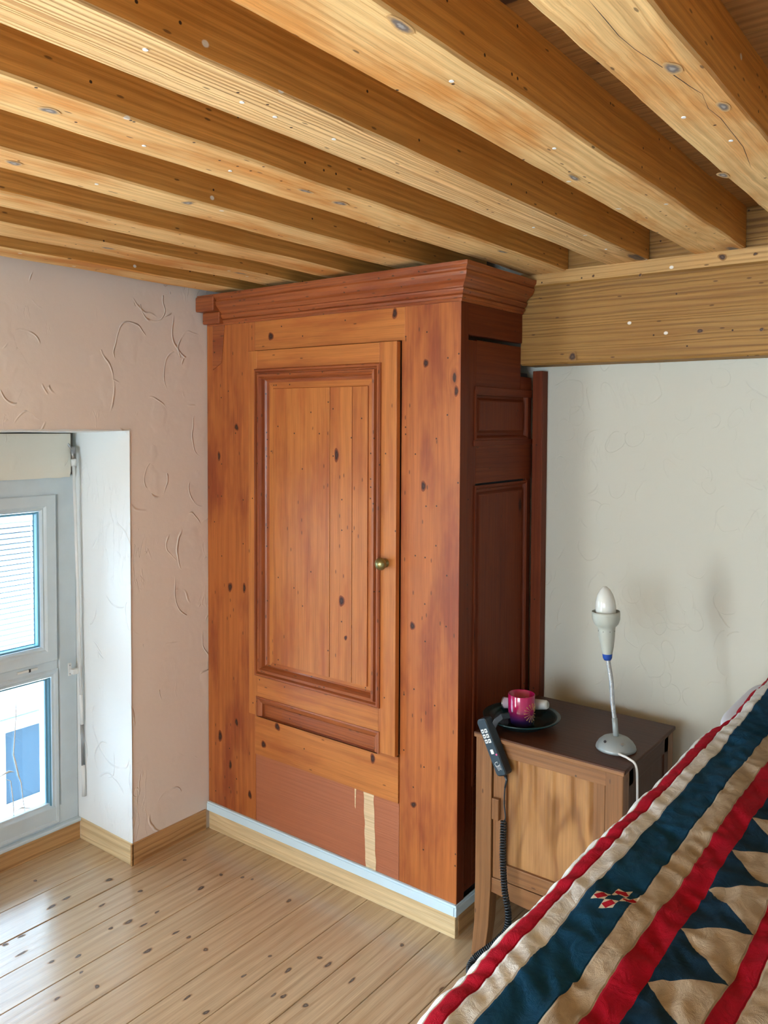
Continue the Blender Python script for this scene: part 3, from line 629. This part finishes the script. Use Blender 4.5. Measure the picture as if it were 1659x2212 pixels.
for k in range(25):
    z = .098+(.353-.098)*k/24; n1 = .004*mnoise.noise(Vector((0, z*26, 1))); n2 = .004*mnoise.noise(Vector((5, z*26, 1)))
    cx = -1.611-.010*k/24; pl.append((cx-.021+n1, YW+.0006, z)); pr.append((cx+.021+n2, YW+.0006, z))
st.poly([Vector(p) for p in pr+pl[::-1]][::-1], .0006, (0, -1, 0))
st.poly([Vector(p) for p in [(-1.680, YW+.0006, .353), (-1.679, YW+.0006, .292), (-1.6755, YW+.0006, .285), (-1.6735, YW+.0006, .353)]], .0006, (0, -1, 0))
st.build('bare_streak', 'bare', lpn, label='bare pale wood streaks where the paint is missing')
# carcass behind
c = MB(); c.box(-2.39, -1.30, 2.085, 2.10, .09, 1.9); c.box(-1.315, -1.300, 2.08, 2.50, .09, 1.72); c.box(-2.39, -1.30, 2.10, 2.42, 1.89, 1.91); c.build('carcass', 'black_hole', wd)
# door
YD = 2.030
dm = MB(); dm.box(-2.155, -2.112, YD, 2.05, .505, 1.803, 'z'); dm.box(-1.566, -1.500, YD, 2.05, .508, 1.803, 'z')
dm.box(-2.112, -1.566, YD, 2.05, 1.730, 1.8025, 'x'); dm.box(-2.112, -1.566, YD, 2.05, .572, .660, 'x')
door = dm.build('door', 'red_light', wd, bevel=.0015)
MB().box(-2.13, -1.55, 2.0455, 2.0495, .50, .60, 'x').build('door_backing', 'red_mould', door)
O2, ax, az, nf = (0, YD, 0), (1, 0, 0), (0, 0, 1), (0, -1, 0)
prof = [(-.004, 0), (-.004, .006), (0, .011), (.006, .011), (.010, .002), (.013, .002), (.016, .012), (.024, .013), (.030, .004), (.034, -.009), (.040, -.013), (.058, -.013)]
MB().ring(O2, ax, az, nf, (-2.115, -1.563, .655, 1.735), prof).build('panel_moulding', 'red_mould', door, label='carved picture-frame moulding round the door panel')
pm = MB()
for a, b in ((-2.040, -1.7775), (-1.7755, -1.6825), (-1.6805, -1.618)): pm.box(a, b, YD+.006, YD+.02, .706, 1.668, 'z')
for x, z in ((-1.747, 1.446), (-1.724, .969), (-1.706, .85)): pm.knot((x, YD+.006, z), (0, 0, 1), (1, 0, 0), (0, -1, 0), .021 if z > .9 else .009, .011 if z > .9 else .006, .0004)
pm.ring((0, YD+.012, 0), ax, az, nf, (-2.062, -1.600, .690, 1.690), [(0, 0), (.020, .001), (.022, .004)])
pm.build('raised_panel', ['red_light', 'knot_red'], door, bevel=.0008)
cm = MB().ring(O2, ax, az, nf, (-2.115, -1.563, .440, .573), [(-.002, 0), (-.002, .003), (.003, .005), (.006, .001), (.018, -.003), (.022, -.006), (.024, -.014), (.03, -.014)])
for p in cm.v: p.z = max(p.z, .5045)
cm.build('cut_panel_moulding', 'red_mould', door, label='remains of a lower panel moulding cut off by the board')
T = Matrix.Translation((-1.540, YD-.001, 1.115)) @ Matrix.Rotation(math.radians(90), 4, 'X')
MB(T).lathe([(0.001, .040), (.012, .038), (.018, .031), (.020, .024), (.017, .017), (.009, .012), (.007, .004), (.014, .001), (.014, 0)], 24).build('knob', 'brass', door, label='small round brass knob')
# cornice, mitred, front and side
cp = [(0, 1.908), (.006, 1.908), (.006, 1.915), (.011, 1.917), (.013, 1.924), (.010, 1.928), (.014, 1.930), (.020, 1.938), (.021, 1.943), (.017, 1.946),
      (.019, 1.950), (.026, 1.958), (.036, 1.965), (.044, 1.976), (.046, 1.986), (.043, 1.992), (.046, 1.996), (.052, 2.003), (.053, 2.014), (0, 2.014)]
def corn(seq):
    mb = MB(); L = [0]
    for k in range(1, len(cp)): L.append(L[-1]+math.hypot(cp[k][0]-cp[k-1][0], cp[k][1]-cp[k-1][1]))
    n = 40
    for si in range(2):
        I = []; o = 3+si*7
        for k, (t, z) in enumerate(cp):
            row = []
            for j in range(n+1):
                a = j/n
                if si == 0: p = (-2.392+a*((-1.284+t)+2.392), YW-t, z)
                else: p = (-1.284+t, (YW-t)+a*(2.424-(YW-t)), z)
                s1 = mnoise.noise(Vector((p[0]*9, p[1]*9, k*.9)))*.0015
                if 0 < k < len(cp)-1 and j not in (0, n): p = (p[0]+(s1 if si else 0), p[1]+(0 if si else s1), p[2]+s1*.5)
                row.append((mb.vert(p), (p[0] if si == 0 else p[1])))
            I.append(row)
        for k in range(len(cp)-1):
            for j in range(n):
                q = [I[k][j], I[k][j+1], I[k+1][j+1], I[k+1][j]]
                mb.face([a[0] for a in q], [(q[0][1]+o, L[k]+o), (q[1][1]+o, L[k]+o), (q[2][1]+o, L[k+1]+o), (q[3][1]+o, L[k+1]+o)])
    return mb
cn = corn(None).build('cornice', 'red_mould', wd)
MB().box(-2.398, -2.300, YW-.058, YW+.01, 1.955, 2.010, 'x').box(-2.392, -2.300, YW-.03, YW+.01, 1.912, 1.956, 'x').build('cornice_end_block', 'red_mould', cn, bevel=.006, seg=3)
# side of the wardrobe (faces the bed)
XS = -1.284
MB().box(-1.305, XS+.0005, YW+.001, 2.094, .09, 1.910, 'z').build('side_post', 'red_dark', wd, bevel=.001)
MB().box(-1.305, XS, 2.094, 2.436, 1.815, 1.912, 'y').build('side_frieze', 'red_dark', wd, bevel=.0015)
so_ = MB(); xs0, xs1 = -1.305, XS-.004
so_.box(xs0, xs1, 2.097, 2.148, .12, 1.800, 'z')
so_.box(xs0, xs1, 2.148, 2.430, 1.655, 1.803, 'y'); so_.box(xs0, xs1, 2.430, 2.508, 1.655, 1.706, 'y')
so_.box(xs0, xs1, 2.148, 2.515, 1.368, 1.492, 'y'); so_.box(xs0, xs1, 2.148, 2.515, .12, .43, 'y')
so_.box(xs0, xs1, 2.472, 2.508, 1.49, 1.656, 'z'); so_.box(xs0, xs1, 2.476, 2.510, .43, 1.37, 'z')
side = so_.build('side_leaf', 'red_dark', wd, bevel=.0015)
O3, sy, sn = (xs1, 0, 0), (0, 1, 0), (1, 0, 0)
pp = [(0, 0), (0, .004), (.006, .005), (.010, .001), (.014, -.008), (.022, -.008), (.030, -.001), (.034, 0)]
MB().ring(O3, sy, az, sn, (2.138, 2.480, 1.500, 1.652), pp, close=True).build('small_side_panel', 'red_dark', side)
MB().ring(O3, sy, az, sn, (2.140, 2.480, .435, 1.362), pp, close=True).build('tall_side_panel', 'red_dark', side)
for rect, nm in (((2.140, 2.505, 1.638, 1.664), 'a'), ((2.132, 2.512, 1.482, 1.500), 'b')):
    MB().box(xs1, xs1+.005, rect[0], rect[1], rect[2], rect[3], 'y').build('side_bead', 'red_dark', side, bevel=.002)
# plinth and plastic trim
MB().box(-2.396, -1.286, 2.049, 2.068, 0, .073, 'x').build('plinth_board', 'new_pine', wd, bevel=.002)
MB().box(-1.300, -1.285, 2.068, 2.50, 0, .073, 'y').build('plinth_board', 'base_pine', wd, bevel=.002)
t = MB(); t.box(-2.399, -1.2855, 2.040, 2.0485, .073, .100, 'x'); t.box(-2.399, -1.279, 2.043, 2.053, .099, .106, 'x')
t.build('trim_strip', 'strip', wd, bevel=.0015)
t = MB(); t.box(-1.2845, -1.277, 2.041, 2.50, .073, .100, 'y'); t.box(-1.286, -1.280, 2.045, 2.50, .099, .106, 'y'); t.build('trim_strip', 'strip', wd, bevel=.0015)
# post between wardrobe and wall
MB().box(-1.277, -1.240, 2.495, 2.533, 0, 1.727, 'z').build('corner_post', 'red_dark', loc=(-1.26, 2.51, 0), bevel=.002, label='narrow dark red-brown upright post between the wardrobe side and the cream wall', cat='post')

# ------------------------------------------------------------------ bedside cabinet
X0, X1, Y0, Y1, ZT = -1.207, -.768, 2.030, 2.425, .660
ns = empty('nightstand', (-.99, 2.23, 0), 'old oak bedside cabinet with dark top and a panelled door, between wardrobe and bed', 'nightstand')
MB().box(X0-.006, X1+.006, Y0-.004, Y1+.004, .648, ZT, 'x').build('top', 'oak_dark', ns, bevel=.003)
MB().box(X0-.004, X1+.004, Y0-.0055, Y0+.003, .645, .656, 'x').build('front_edge', 'oak', ns, bevel=.002)
def leg(xa, xb, ya, yb, dx=0, dy=0):
    r = []
    for z in (0, .10, .22, .649):
        k = max(0, (.22-z)/.22); ox, oy = dx*k*k, dy*k*k; s_ = .004*k
        r.append([Vector((xa+ox+s_, ya+oy+s_, z)), Vector((xb+ox-s_, ya+oy+s_, z)), Vector((xb+ox-s_, yb+oy-s_, z)), Vector((xa+ox+s_, yb+oy-s_, z))])
    mb = MB(); o = random.uniform(0, 9); rows = [[mb.vert(p) for p in q] for q in r]
    for k in range(3):
        for j in range(4):
            q = (j+1) % 4; A = r[k][j]; 
            mb.face([rows[k][j], rows[k][q], rows[k+1][q], rows[k+1][j]], [(r[k][j].z+o, j*.05+o), (r[k][j].z+o, j*.05+.045+o), (r[k+1][j].z+o, j*.05+.045+o), (r[k+1][j].z+o, j*.05+o)])
    mb.face(rows[0][::-1], [(0, 0)]*4); mb.face(rows[-1], [(0, 0)]*4)
    return mb.build('leg', 'oak', ns, bevel=.0025)
leg(X0, X0+.052, Y0, Y0+.045, -.010, -.014); leg(X1-.048, X1, Y0, Y0+.045, .008, -.014); leg(X0, X0+.045, Y1-.045, Y1, -.008, .012); leg(X1-.045, X1, Y1-.045, Y1, .008, .012)
dd = MB(); dd.box(X0+.055, X0+.097, Y0+.006, Y0+.024, .245, .625, 'z'); dd.box(X1-.082, X1-.050, Y0+.006, Y0+.024, .245, .625, 'z')
dd.box(X0+.097, X1-.082, Y0+.006, Y0+.024, .245, .292, 'x')
ndoor = dd.build('door', 'oak', ns, bevel=.0015)
def relief(i, j):
    x = X0+.096+(X1-.081-X0-.096)*i/90; z = .290+.338*j/50; h = 0
    for cx in (-1.072, -1.028, -.972, -.918, -.866):
        L_ = .40+.04*math.sin(cx*40); a = max(0, min(1, (z-L_)/.12)); dx_ = x-cx-.006*(.63-z)*8*(cx+.99)
        h += .0052*a*(math.exp(-(dx_/.009)**2))+.004*a*(1 if dx_ < 0 else math.exp(-dx_/.02))*math.exp(-(min(dx_, 0)/.018)**2)*.6
    return (x, Y0+.016-h, z)
MB().grid(relief, 90, 50, lambda a, b: (.338*b/50+2, (a/90*.27)+1)).build('door_panel', 'oak_panel', ndoor, label='golden veneer door panel with shallow carved flutes')
MB().box(X0+.058, X0+.080, Y0-.008, Y0+.006, .420, .482, 'z').build('handle', 'oak', ndoor, bevel=.002)
ra = MB(); ra.box(X0+.050, X1-.048, Y0+.004, Y0+.024, .604, .650, 'x'); ra.build('upper_rail', 'oak', ns, bevel=.001)
ap = MB(); pts = [(X0+.050, Y0+.006, .242), (X0+.050, Y0+.006, .200)]
for k in range(21):
    a = k/20; x = X0+.050+.341*a; sc = .200-.012*math.sin(a*math.pi) + .012*(abs(math.sin(a*math.pi*3)))*(.35 < a < .65)
    pts.append((x, Y0+.006, sc))
pts += [(X1-.048, Y0+.006, .242)]
ap.poly([Vector(p) for p in pts], -.018, (0, -1, 0)); ap.build('apron', 'oak', ns, bevel=.001)
for xx, nm in ((X0+.004, 1), (X1-.016, 2)):
    q = MB(); q.box(xx, xx+.012, Y0+.04, Y1-.04, .24, .648, 'z'); 
    xo = xx-.0035 if nm == 1 else xx+.0115
    q.box(xo, xo+.004, Y0+.04, Y0+.075, .24, .648, 'z'); q.box(xo, xo+.004, Y1-.075, Y1-.04, .24, .648, 'z'); q.box(xo, xo+.004, Y0+.04, Y1-.04, .60, .648, 'y'); q.box(xo, xo+.004, Y0+.04, Y1-.04, .24, .29, 'y')
    q.build('side_panel', 'oak_dark', ns, bevel=.001)
MB().box(X0+.02, X1-.02, Y1-.02, Y1-.008, .24, .648, 'z').build('back_panel', 'oak_dark', ns)
MB().box(X0+.01, X1-.01, Y0+.03, Y1-.02, .24, .252, 'x').build('bottom_shelf', 'oak_dark', ns)

# plate, candle glass, bottle
PX, PY, PZ = -1.128, 2.158, .6605
T = Matrix.Translation((PX, PY, PZ))
MB(T).lathe([(.001, .0), (.066, .0), (.070, .003), (.092, .016), (.112, .026), (.1145, .029), (.112, .031), (.094, .0225), (.070, .009), (.064, .006), (.001, .006)], 64).build('plate', 'plate', loc=(PX, PY, PZ), label='dark teal glazed plate holding a candle glass, on the bedside cabinet', cat='plate')
cup = empty('candle_glass', (-1.124, 2.148, .6668), 'magenta to violet candle glass with gold sunburst, standing on the dark plate', 'candle')
T = Matrix.Translation((-1.124, 2.148, .6668))
MB(T).lathe([(.001, 0), (.034, 0), (.0375, .003), (.038, .010), (.0395, .088), (.0388, .0895), (.0372, .088), (.036, .010), (.001, .008)], 48).build('glass', 'cup', cup)
MB(T).lathe([(.001, .062), (.034, .062), (.0368, .063), (.0368, .010)], 40).build('wax', 'wax', cup)
sb = MB(T); sa0 = math.radians(-10)
def onc(a, z): return ((.0388+.001*z/.09)*math.cos(a), (.0388+.001*z/.09)*math.sin(a), z)
for k in range(16):
    t = 2*math.pi*k/16; c_, s_ = math.cos(t), math.sin(t)
    pa = [onc(sa0+c_*r/.038, .042+s_*r) for r in (.009, .017, .025)]
    sb.tube(pa, [.0004, .0006, .0008], 5); q = onc(sa0+c_*.0275/.038, .042+s_*.0275); sb.tube([pa[-1], q], [.0014, .0014], 6)
sb.build('sunburst', 'gold', cup, label='gold sunburst print')
bt = empty('lying_bottle', (-1.145, 2.207, .69), 'small lilac bottle with frosted cap lying behind the candle glass on the plate', 'bottle')
a, b = Vector((-1.210, 2.200, .6965)), Vector((-1.072, 2.213, .716)); dr_ = (b-a).normalized()
MB().tube([a, a+dr_*.001, a+dr_*.085, a+dr_*.09], [.0155, .0165, .0165, .012], 20).build('bottle_body', 'tube_lilac', bt)
MB().tube([a-dr_*.002, a-dr_*.0015, a+dr_*.002, a+dr_*.0022], [.0165, .0175, .0175, .0165], 20).build('end_rim', 'metal', bt)
MB().tube([a+dr_*.088, a+dr_*.092, a+dr_*.136, a+dr_*.142], [.0155, .0163, .0135, .010], 20).build('bottle_cap', 'frost', bt)

# ------------------------------------------------------------------ bed handset with coiled cord
hs = empty('bed_handset', (-1.15, 2.0, .56), 'black bed remote with white keys hooked over the cabinet edge, coiled black cord', 'remote control')
P0 = Vector((-1.176, 2.004, .706)); P1 = Vector((-1.108, 2.004, .566))
Lx = (P1-P0).normalized(); nrm = Vector((-.34, -.93, .10)); nrm = (nrm-Lx*nrm.dot(Lx)).normalized(); Wx = nrm.cross(Lx) ; 
if Wx.x < 0: Wx = -Wx
mid = (P0+P1)/2; Ln = (P1-P0).length
T = Matrix(((Wx.x, Lx.x, nrm.x, mid.x), (Wx.y, Lx.y, nrm.y, mid.y), (Wx.z, Lx.z, nrm.z, mid.z), (0, 0, 0, 1)))
def rounded(w0, w1, l0, l1, n=5, r=.008):
    pts = []
    for (cx, cy, a0, wd_) in ((w1-r, l1-r, 0, 0), (w0+r, l1-r, 90, 0), (w0+r, l0+r, 180, 0), (w1-r, l0+r, 270, 0)):
        for k in range(n+1):
            a = math.radians(a0+90*k/n); pts.append((cx+r*math.cos(a), cy+r*math.sin(a)))
    return pts
def slab(mb, w0, w1, l0, l1, z0, z1, r=.004, dl=0):
    pts = rounded(w0, w1, l0, l1, 5, r); mb.poly([Vector((x, y, z0)) for x, y in pts], z1-z0, (0, 0, 1)); return mb
hb = slab(MB(T), -.020, .020, -Ln/2-.004, Ln/2+.004, -.026, 0, .009).build('handset_body', 'black', hs, bevel=.003)
fp = slab(MB(T), -.0185, .0185, -Ln/2-.001, Ln/2+.001, 0.0, .0016, .008).build('face_plate', 'slate', hs, bevel=.0006)
for r_ in range(3):
    for c_ in range(2):
        kx, ky = -.0075+c_*.0145, -Ln/2+.030+r_*.0145
        bt_ = slab(MB(T), kx-.0052, kx+.0052, ky-.0055, ky+.0055, .0016, .0036, .0015).build('button', 'key', hs, bevel=.0005)
        MB(T).box(kx-.0022, kx+.0022, ky-.002, ky+.002, .0036, .0039).build('symbol', 'slate', bt_)
slab(MB(T), -.0055, .0065, .005, .018, .0016, .0036, .0015).build('button', 'key', hs, bevel=.0005)
MB(T).tube([(.0145, .021, .0012), (.0145, .021, .0042)], .0026, 12).build('button', 'pink', hs, label='small pink key')
lg = MB(T)
for k in range(4):
    y = .052+k*.0036; lg.tube([(-.009+.0015*k, y, .0018), (-.002, y+.0018, .0018), (.004, y-.0012, .0018), (.012, y+.001, .0018)], .00055, 5)
lg.tube([(.010*math.cos(t/10*5)+.001, .051+.006*math.sin(t/10*5)-.004, .0018) for t in range(11)], .0006, 5)
lg.tube([(-.001, .042, .0018), (.004, .040, .0018), (.003, .045, .0018)], .0007, 5)
lg.build('logo', 'key', hs, label='white line logo near the cord end')
MB(T).tube([(-.002, -Ln/2-.0045, -.010), (-.002, -Ln/2-.0036, -.010)], .003, 10).build('led_window', 'black_hole', hs)
hk = MB()
path = [(-1.150, 2.020, .672), (-1.146, 2.022, .690), (-1.138, 2.026, .708), (-1.126, 2.034, .720), (-1.110, 2.050, .722)]
rg = []
for k, p in enumerate(path):
    p = Vector(p); t = (Vector(path[min(k+1, 4)])-Vector(path[max(k-1, 0)])).normalized(); a = t.cross(Vector((0.5, -.86, 0.2))).normalized(); b = t.cross(a).normalized()
    rg.append([p+a*.008+b*.004, p-a*.008+b*.004, p-a*.008-b*.004, p+a*.008-b*.004])
hk.sweep(rg, None); hk.build('hook', 'black', hs, bevel=.0015)
endp = P1+Lx*.004-nrm*.012
MB().tube([endp, endp+Lx*.012+Vector((0, 0, -.004)), (-1.099, 2.008, .530)], [.005, .0035, .0028], 10).build('strain_relief', 'black', hs)
def catmull(P, n):
    P = [Vector(p) for p in P]; P = [P[0]*2-P[1]]+P+[P[-1]*2-P[-2]]; out = []
    for i in range(1, len(P)-2):
        for k in range(n):
            t = k/n; a, b, c, e = P[i-1:i+3]
            out.append(.5*((2*b)+(c-a)*t+(2*a-5*b+4*c-e)*t*t+(3*b-a-3*c+e)*t**3))
    return out+[P[-2]]
MB().tube(catmull([(-1.099, 2.008, .532), (-1.100, 2.006, .49), (-1.094, 2.003, .45), (-1.098, 2.002, .437)], 8), .0022, 8).build('straight_cord', 'black', hs)
sp = catmull([(-1.098, 2.000, .440), (-1.098, 1.998, .34), (-1.092, 1.998, .25), (-1.079, 1.998, .18), (-1.085, 1.997, .131), (-1.112, 1.990, .092), (-1.148, 1.984, .054), (-1.180, 1.982, .018), (-1.172, 1.945, .0115), (-1.140, 1.915, .0125), (-1.02, 1.86, .0125), (-.90, 1.86, .0125)], 24)
cum = [0]
for k in range(1, len(sp)): cum.append(cum[-1]+(sp[k]-sp[k-1]).length)
pitch = .0078; turns = cum[-1]/pitch; N = int(turns*11); hel = []; ptr = 0; a = Vector((1, 0, 0))
for k in range(N+1):
    s_ = cum[-1]*k/N
    while ptr < len(cum)-2 and cum[ptr+1] < s_: ptr += 1
    f_ = (s_-cum[ptr])/(cum[ptr+1]-cum[ptr]); p = sp[ptr].lerp(sp[ptr+1], f_)
    q0 = sp[max(ptr-2, 0)]; q1 = sp[min(ptr+3, len(sp)-1)]; t = (q1-q0).normalized(); a = (a-t*a.dot(t)).normalized(); b = t.cross(a)
    th = 2*math.pi*s_/pitch; hel.append(p+(a*math.cos(th)+b*math.sin(th))*.0074)
MB().tube(hel, .0025, 7).build('coiled_cord', 'black', hs)

# ------------------------------------------------------------------ lamp
lm = empty('table_lamp', (-.838, 2.157, .6605), 'slim silver-grey gooseneck lamp with bare candle bulb on the bedside cabinet', 'lamp')
T = Matrix.Translation((-.838, 2.157, .6605))
MB(T).lathe([(.001, 0), (.0535, 0), (.0545, .002), (.053, .008), (.047, .018), (.037, .027), (.024, .033), (.010, .035), (.001, .0355)], 48).build('base', 'grey_lamp', lm)
for a_ in (-115, -45):
    t = math.radians(a_); p = Vector((-.838+.040*math.cos(t), 2.157+.040*math.sin(t), .6605+.0255)); n_ = Vector((math.cos(t)*.6, math.sin(t)*.6, .8)).normalized()
    MB().tube([p-n_*.002, p+n_*.0015], .0038, 10).build('base_button', 'black_hole' if a_ == -115 else 'metal', lm)
MB().tube([(-.838, 2.157, .692), (-.8415, 2.158, .722), (-.844, 2.159, .742)], .0076, 14).build('lower_stem', 'grey_lamp', lm)
MB().tube(catmull([(-.844, 2.159, .740), (-.8515, 2.16, .79), (-.855, 2.16, .84), (-.863, 2.16, .885), (-.8665, 2.16, .905)], 8), .0060, 14).build('flexible_neck', 'flex', lm)
hd = Vector((-.867, 2.16, .9)); ht = Vector((-.874, 2.16, 1.035)); zax = (ht-hd).normalized(); xa_ = Vector((1, 0, 0)); xa_ = (xa_-zax*xa_.dot(zax)).normalized(); ya_ = zax.cross(xa_)
T = Matrix(((xa_.x, ya_.x, zax.x, hd.x), (xa_.y, ya_.y, zax.y, hd.y), (xa_.z, ya_.z, zax.z, hd.z), (0, 0, 0, 1)))
MB(T).lathe([(.001, 0), (.0095, .0), (.0125, .006), (.0138, .0175)], 32).build('blue_collar', 'blue', lm)
MB(T).lathe([(.0136, .0175), (.0175, .035), (.0215, .062), (.0235, .085), (.024, .092), (.028, .095), (.034, .103), (.0375, .114), (.0382, .128), (.0380, .135), (.0368, .135), (.0365, .120), (.032, .106), (.020, .099), (.001, .099)], 48).build('lamp_head', 'lamp_cream', lm)
mn = MB(T)
for k in range(8):
    t = 2*math.pi*k/8; c_, s_ = math.cos(t), math.sin(t); mn.tube([(.0215*c_, .0215*s_, .082), (.0243*c_, .0243*s_, .082)], .001, 6)
mn.build('vent_hole', 'black_hole', lm)
MB(T).lathe([(.012, .100), (.024, .115), (.0272, .130), (.0280, .145), (.0265, .162), (.0215, .180), (.0135, .195), (.006, .2025), (.001, .204)], 40).build('bulb', 'bulb', lm, label='white opal candle bulb')
cdp = catmull([(-.812, 2.112, .666), (-.800, 2.102, .668), (-.778, 2.092, .668), (-.7565, 2.088, .655), (-.7515, 2.087, .60), (-.7505, 2.087, .45), (-.750, 2.088, .25), (-.748, 2.12, .03), (-.72, 2.25, .006), (-.70, 2.45, .006)], 10)
MB().tube(cdp, .0033, 8).build('power_cord', 'cord_white', lm)

# ------------------------------------------------------------------ bed, pillow, quilt
bd = empty('bed', (0, 1.45, 0), 'high single bed mostly hidden under the patchwork quilt, beside the cabinet', 'bed')
MB().box(-.500, .42, .50, 2.42, .62, .770, 'y').build('mattress', 'mattress', bd, bevel=.03, seg=4)
MB().box(-.505, .425, .50, 2.42, .54, .618, 'y').build('bed_base', 'bed_frame', bd, bevel=.006)
for xx in (-.49, .34):
    for yy in (.52, 2.32): MB().box(xx, xx+.07, yy, yy+.07, 0, .54, 'z').build('leg', 'bed_frame', bd, bevel=.004)
def hgt(x, y):
    z = .836
    z += .005*mnoise.noise(Vector((x*9, y*4, 0)))+.009*mnoise.noise(Vector((x*16+y*5, y*9-x*6, 3)))
    z += .0055*(1-abs(mnoise.noise(Vector((x*30+y*14, y*20, 9)))*2))
    k = max(0, min(1, (y-1.95)/.35)); z += .018*k*k*(3-2*k)
    return z
S0 = .34; ZH = .84
def qpt(i, j, nu, nv):
    y = .47+(2.505-.47)*j/nv
    # s runs over the left drape, the rounded edge, the top and the right drape
    hr = max(0, min(1, (y-1.93)/.22)); hr = hr*hr*(3-2*hr)
    S0 = .34*(1-.93*hr)+.0
    xl = -.566+.030*hr+.006*mnoise.noise(Vector((y*5, 3, 1)))+.003*mnoise.noise(Vector((y*17, 8, 1))); xr = .47; r = .050
    S1 = .34
    tot = S0+r*1.57+(xr-xl-2*r)+r*1.57+S1; s_ = tot*i/nu
    if s_ < S0:
        t = (S0-s_)/.34; return Vector((xl-.012*t+.014*t*mnoise.noise(Vector((y*6, t, 5))), y, hgt(xl+r, y)-r-(S0-s_))), s_-S0-r*1.57-.516+(xl+.566), tot, xl, r
    s2 = s_-S0
    if s2 < r*1.57:
        a = s2/r; return Vector((xl+r-r*math.cos(a), y, hgt(xl+r, y)-r+r*math.sin(a))), s_-S0-r*1.57-.516+(xl+.566), tot, xl, r
    s3 = s2-r*1.57; Lt = xr-xl-2*r
    if s3 < Lt: x = xl+r+s3; return Vector((x, y, hgt(x, y))), s_-S0-r*1.57-.516+(xl+.566), tot, xl, r
    s4 = s3-Lt
    if s4 < r*1.57:
        a = s4/r; return Vector((xr-r+r*math.sin(a), y, hgt(xr-r, y)-r+r*math.cos(a))), s_-S0-r*1.57-.516+(xl+.566), tot, xl, r
    s5 = s4-r*1.57; return Vector((xr, y, hgt(xr-r, y)-r-s5)), s_-S0-r*1.57-.516+(xl+.566), tot, xl, r
nu, nv = 260, 300
cache = {}
def qq(i, j):
    if (i, j) not in cache: cache[(i, j)] = qpt(i, j, nu, nv)
    return cache[(i, j)]
def quv(i, j):
    p, s_, tot, xl, r = qq(i, j); return (s_, .47+(2.505-.47)*j/nv)
MB().grid(lambda i, j: qq(i, j)[0], nu, nv, quv).build('patchwork_quilt', 'quilt', loc=(0, 1.45, .5), label='red, navy and cream patchwork quilt spread over the bed', cat='quilt')
qo = bpy.data.objects['patchwork_quilt']; sm = qo.modifiers.new('thick', 'SOLIDIFY'); sm.thickness = .006; sm.offset = -1

def pil(i, j):
    a = 2*math.pi*i/60; b = math.pi*(j/30)-math.pi/2
    sx = lambda t, e: math.copysign(abs(t)**e, t)
    x = sx(math.cos(a), .35)*sx(math.cos(b), .5); y = sx(math.sin(a), .35)*sx(math.cos(b), .5); z = sx(math.sin(b), .8)
    p = Vector((-.262+.300*x, 2.285+.235*y, .808+.038*z*(1-.3*max(abs(x), abs(y))**3)))
    n = mnoise.noise(p*11)*.006; return p+Vector((n*x, n*y, n*.3))
MB().grid(pil, 60, 30, lambda a, b: (a/60, b/30)).build('pillow', 'pillow', loc=(-.29, 2.27, .771), label='pale blue-grey pillow peeking out from under the quilt at the head end', cat='pillow')
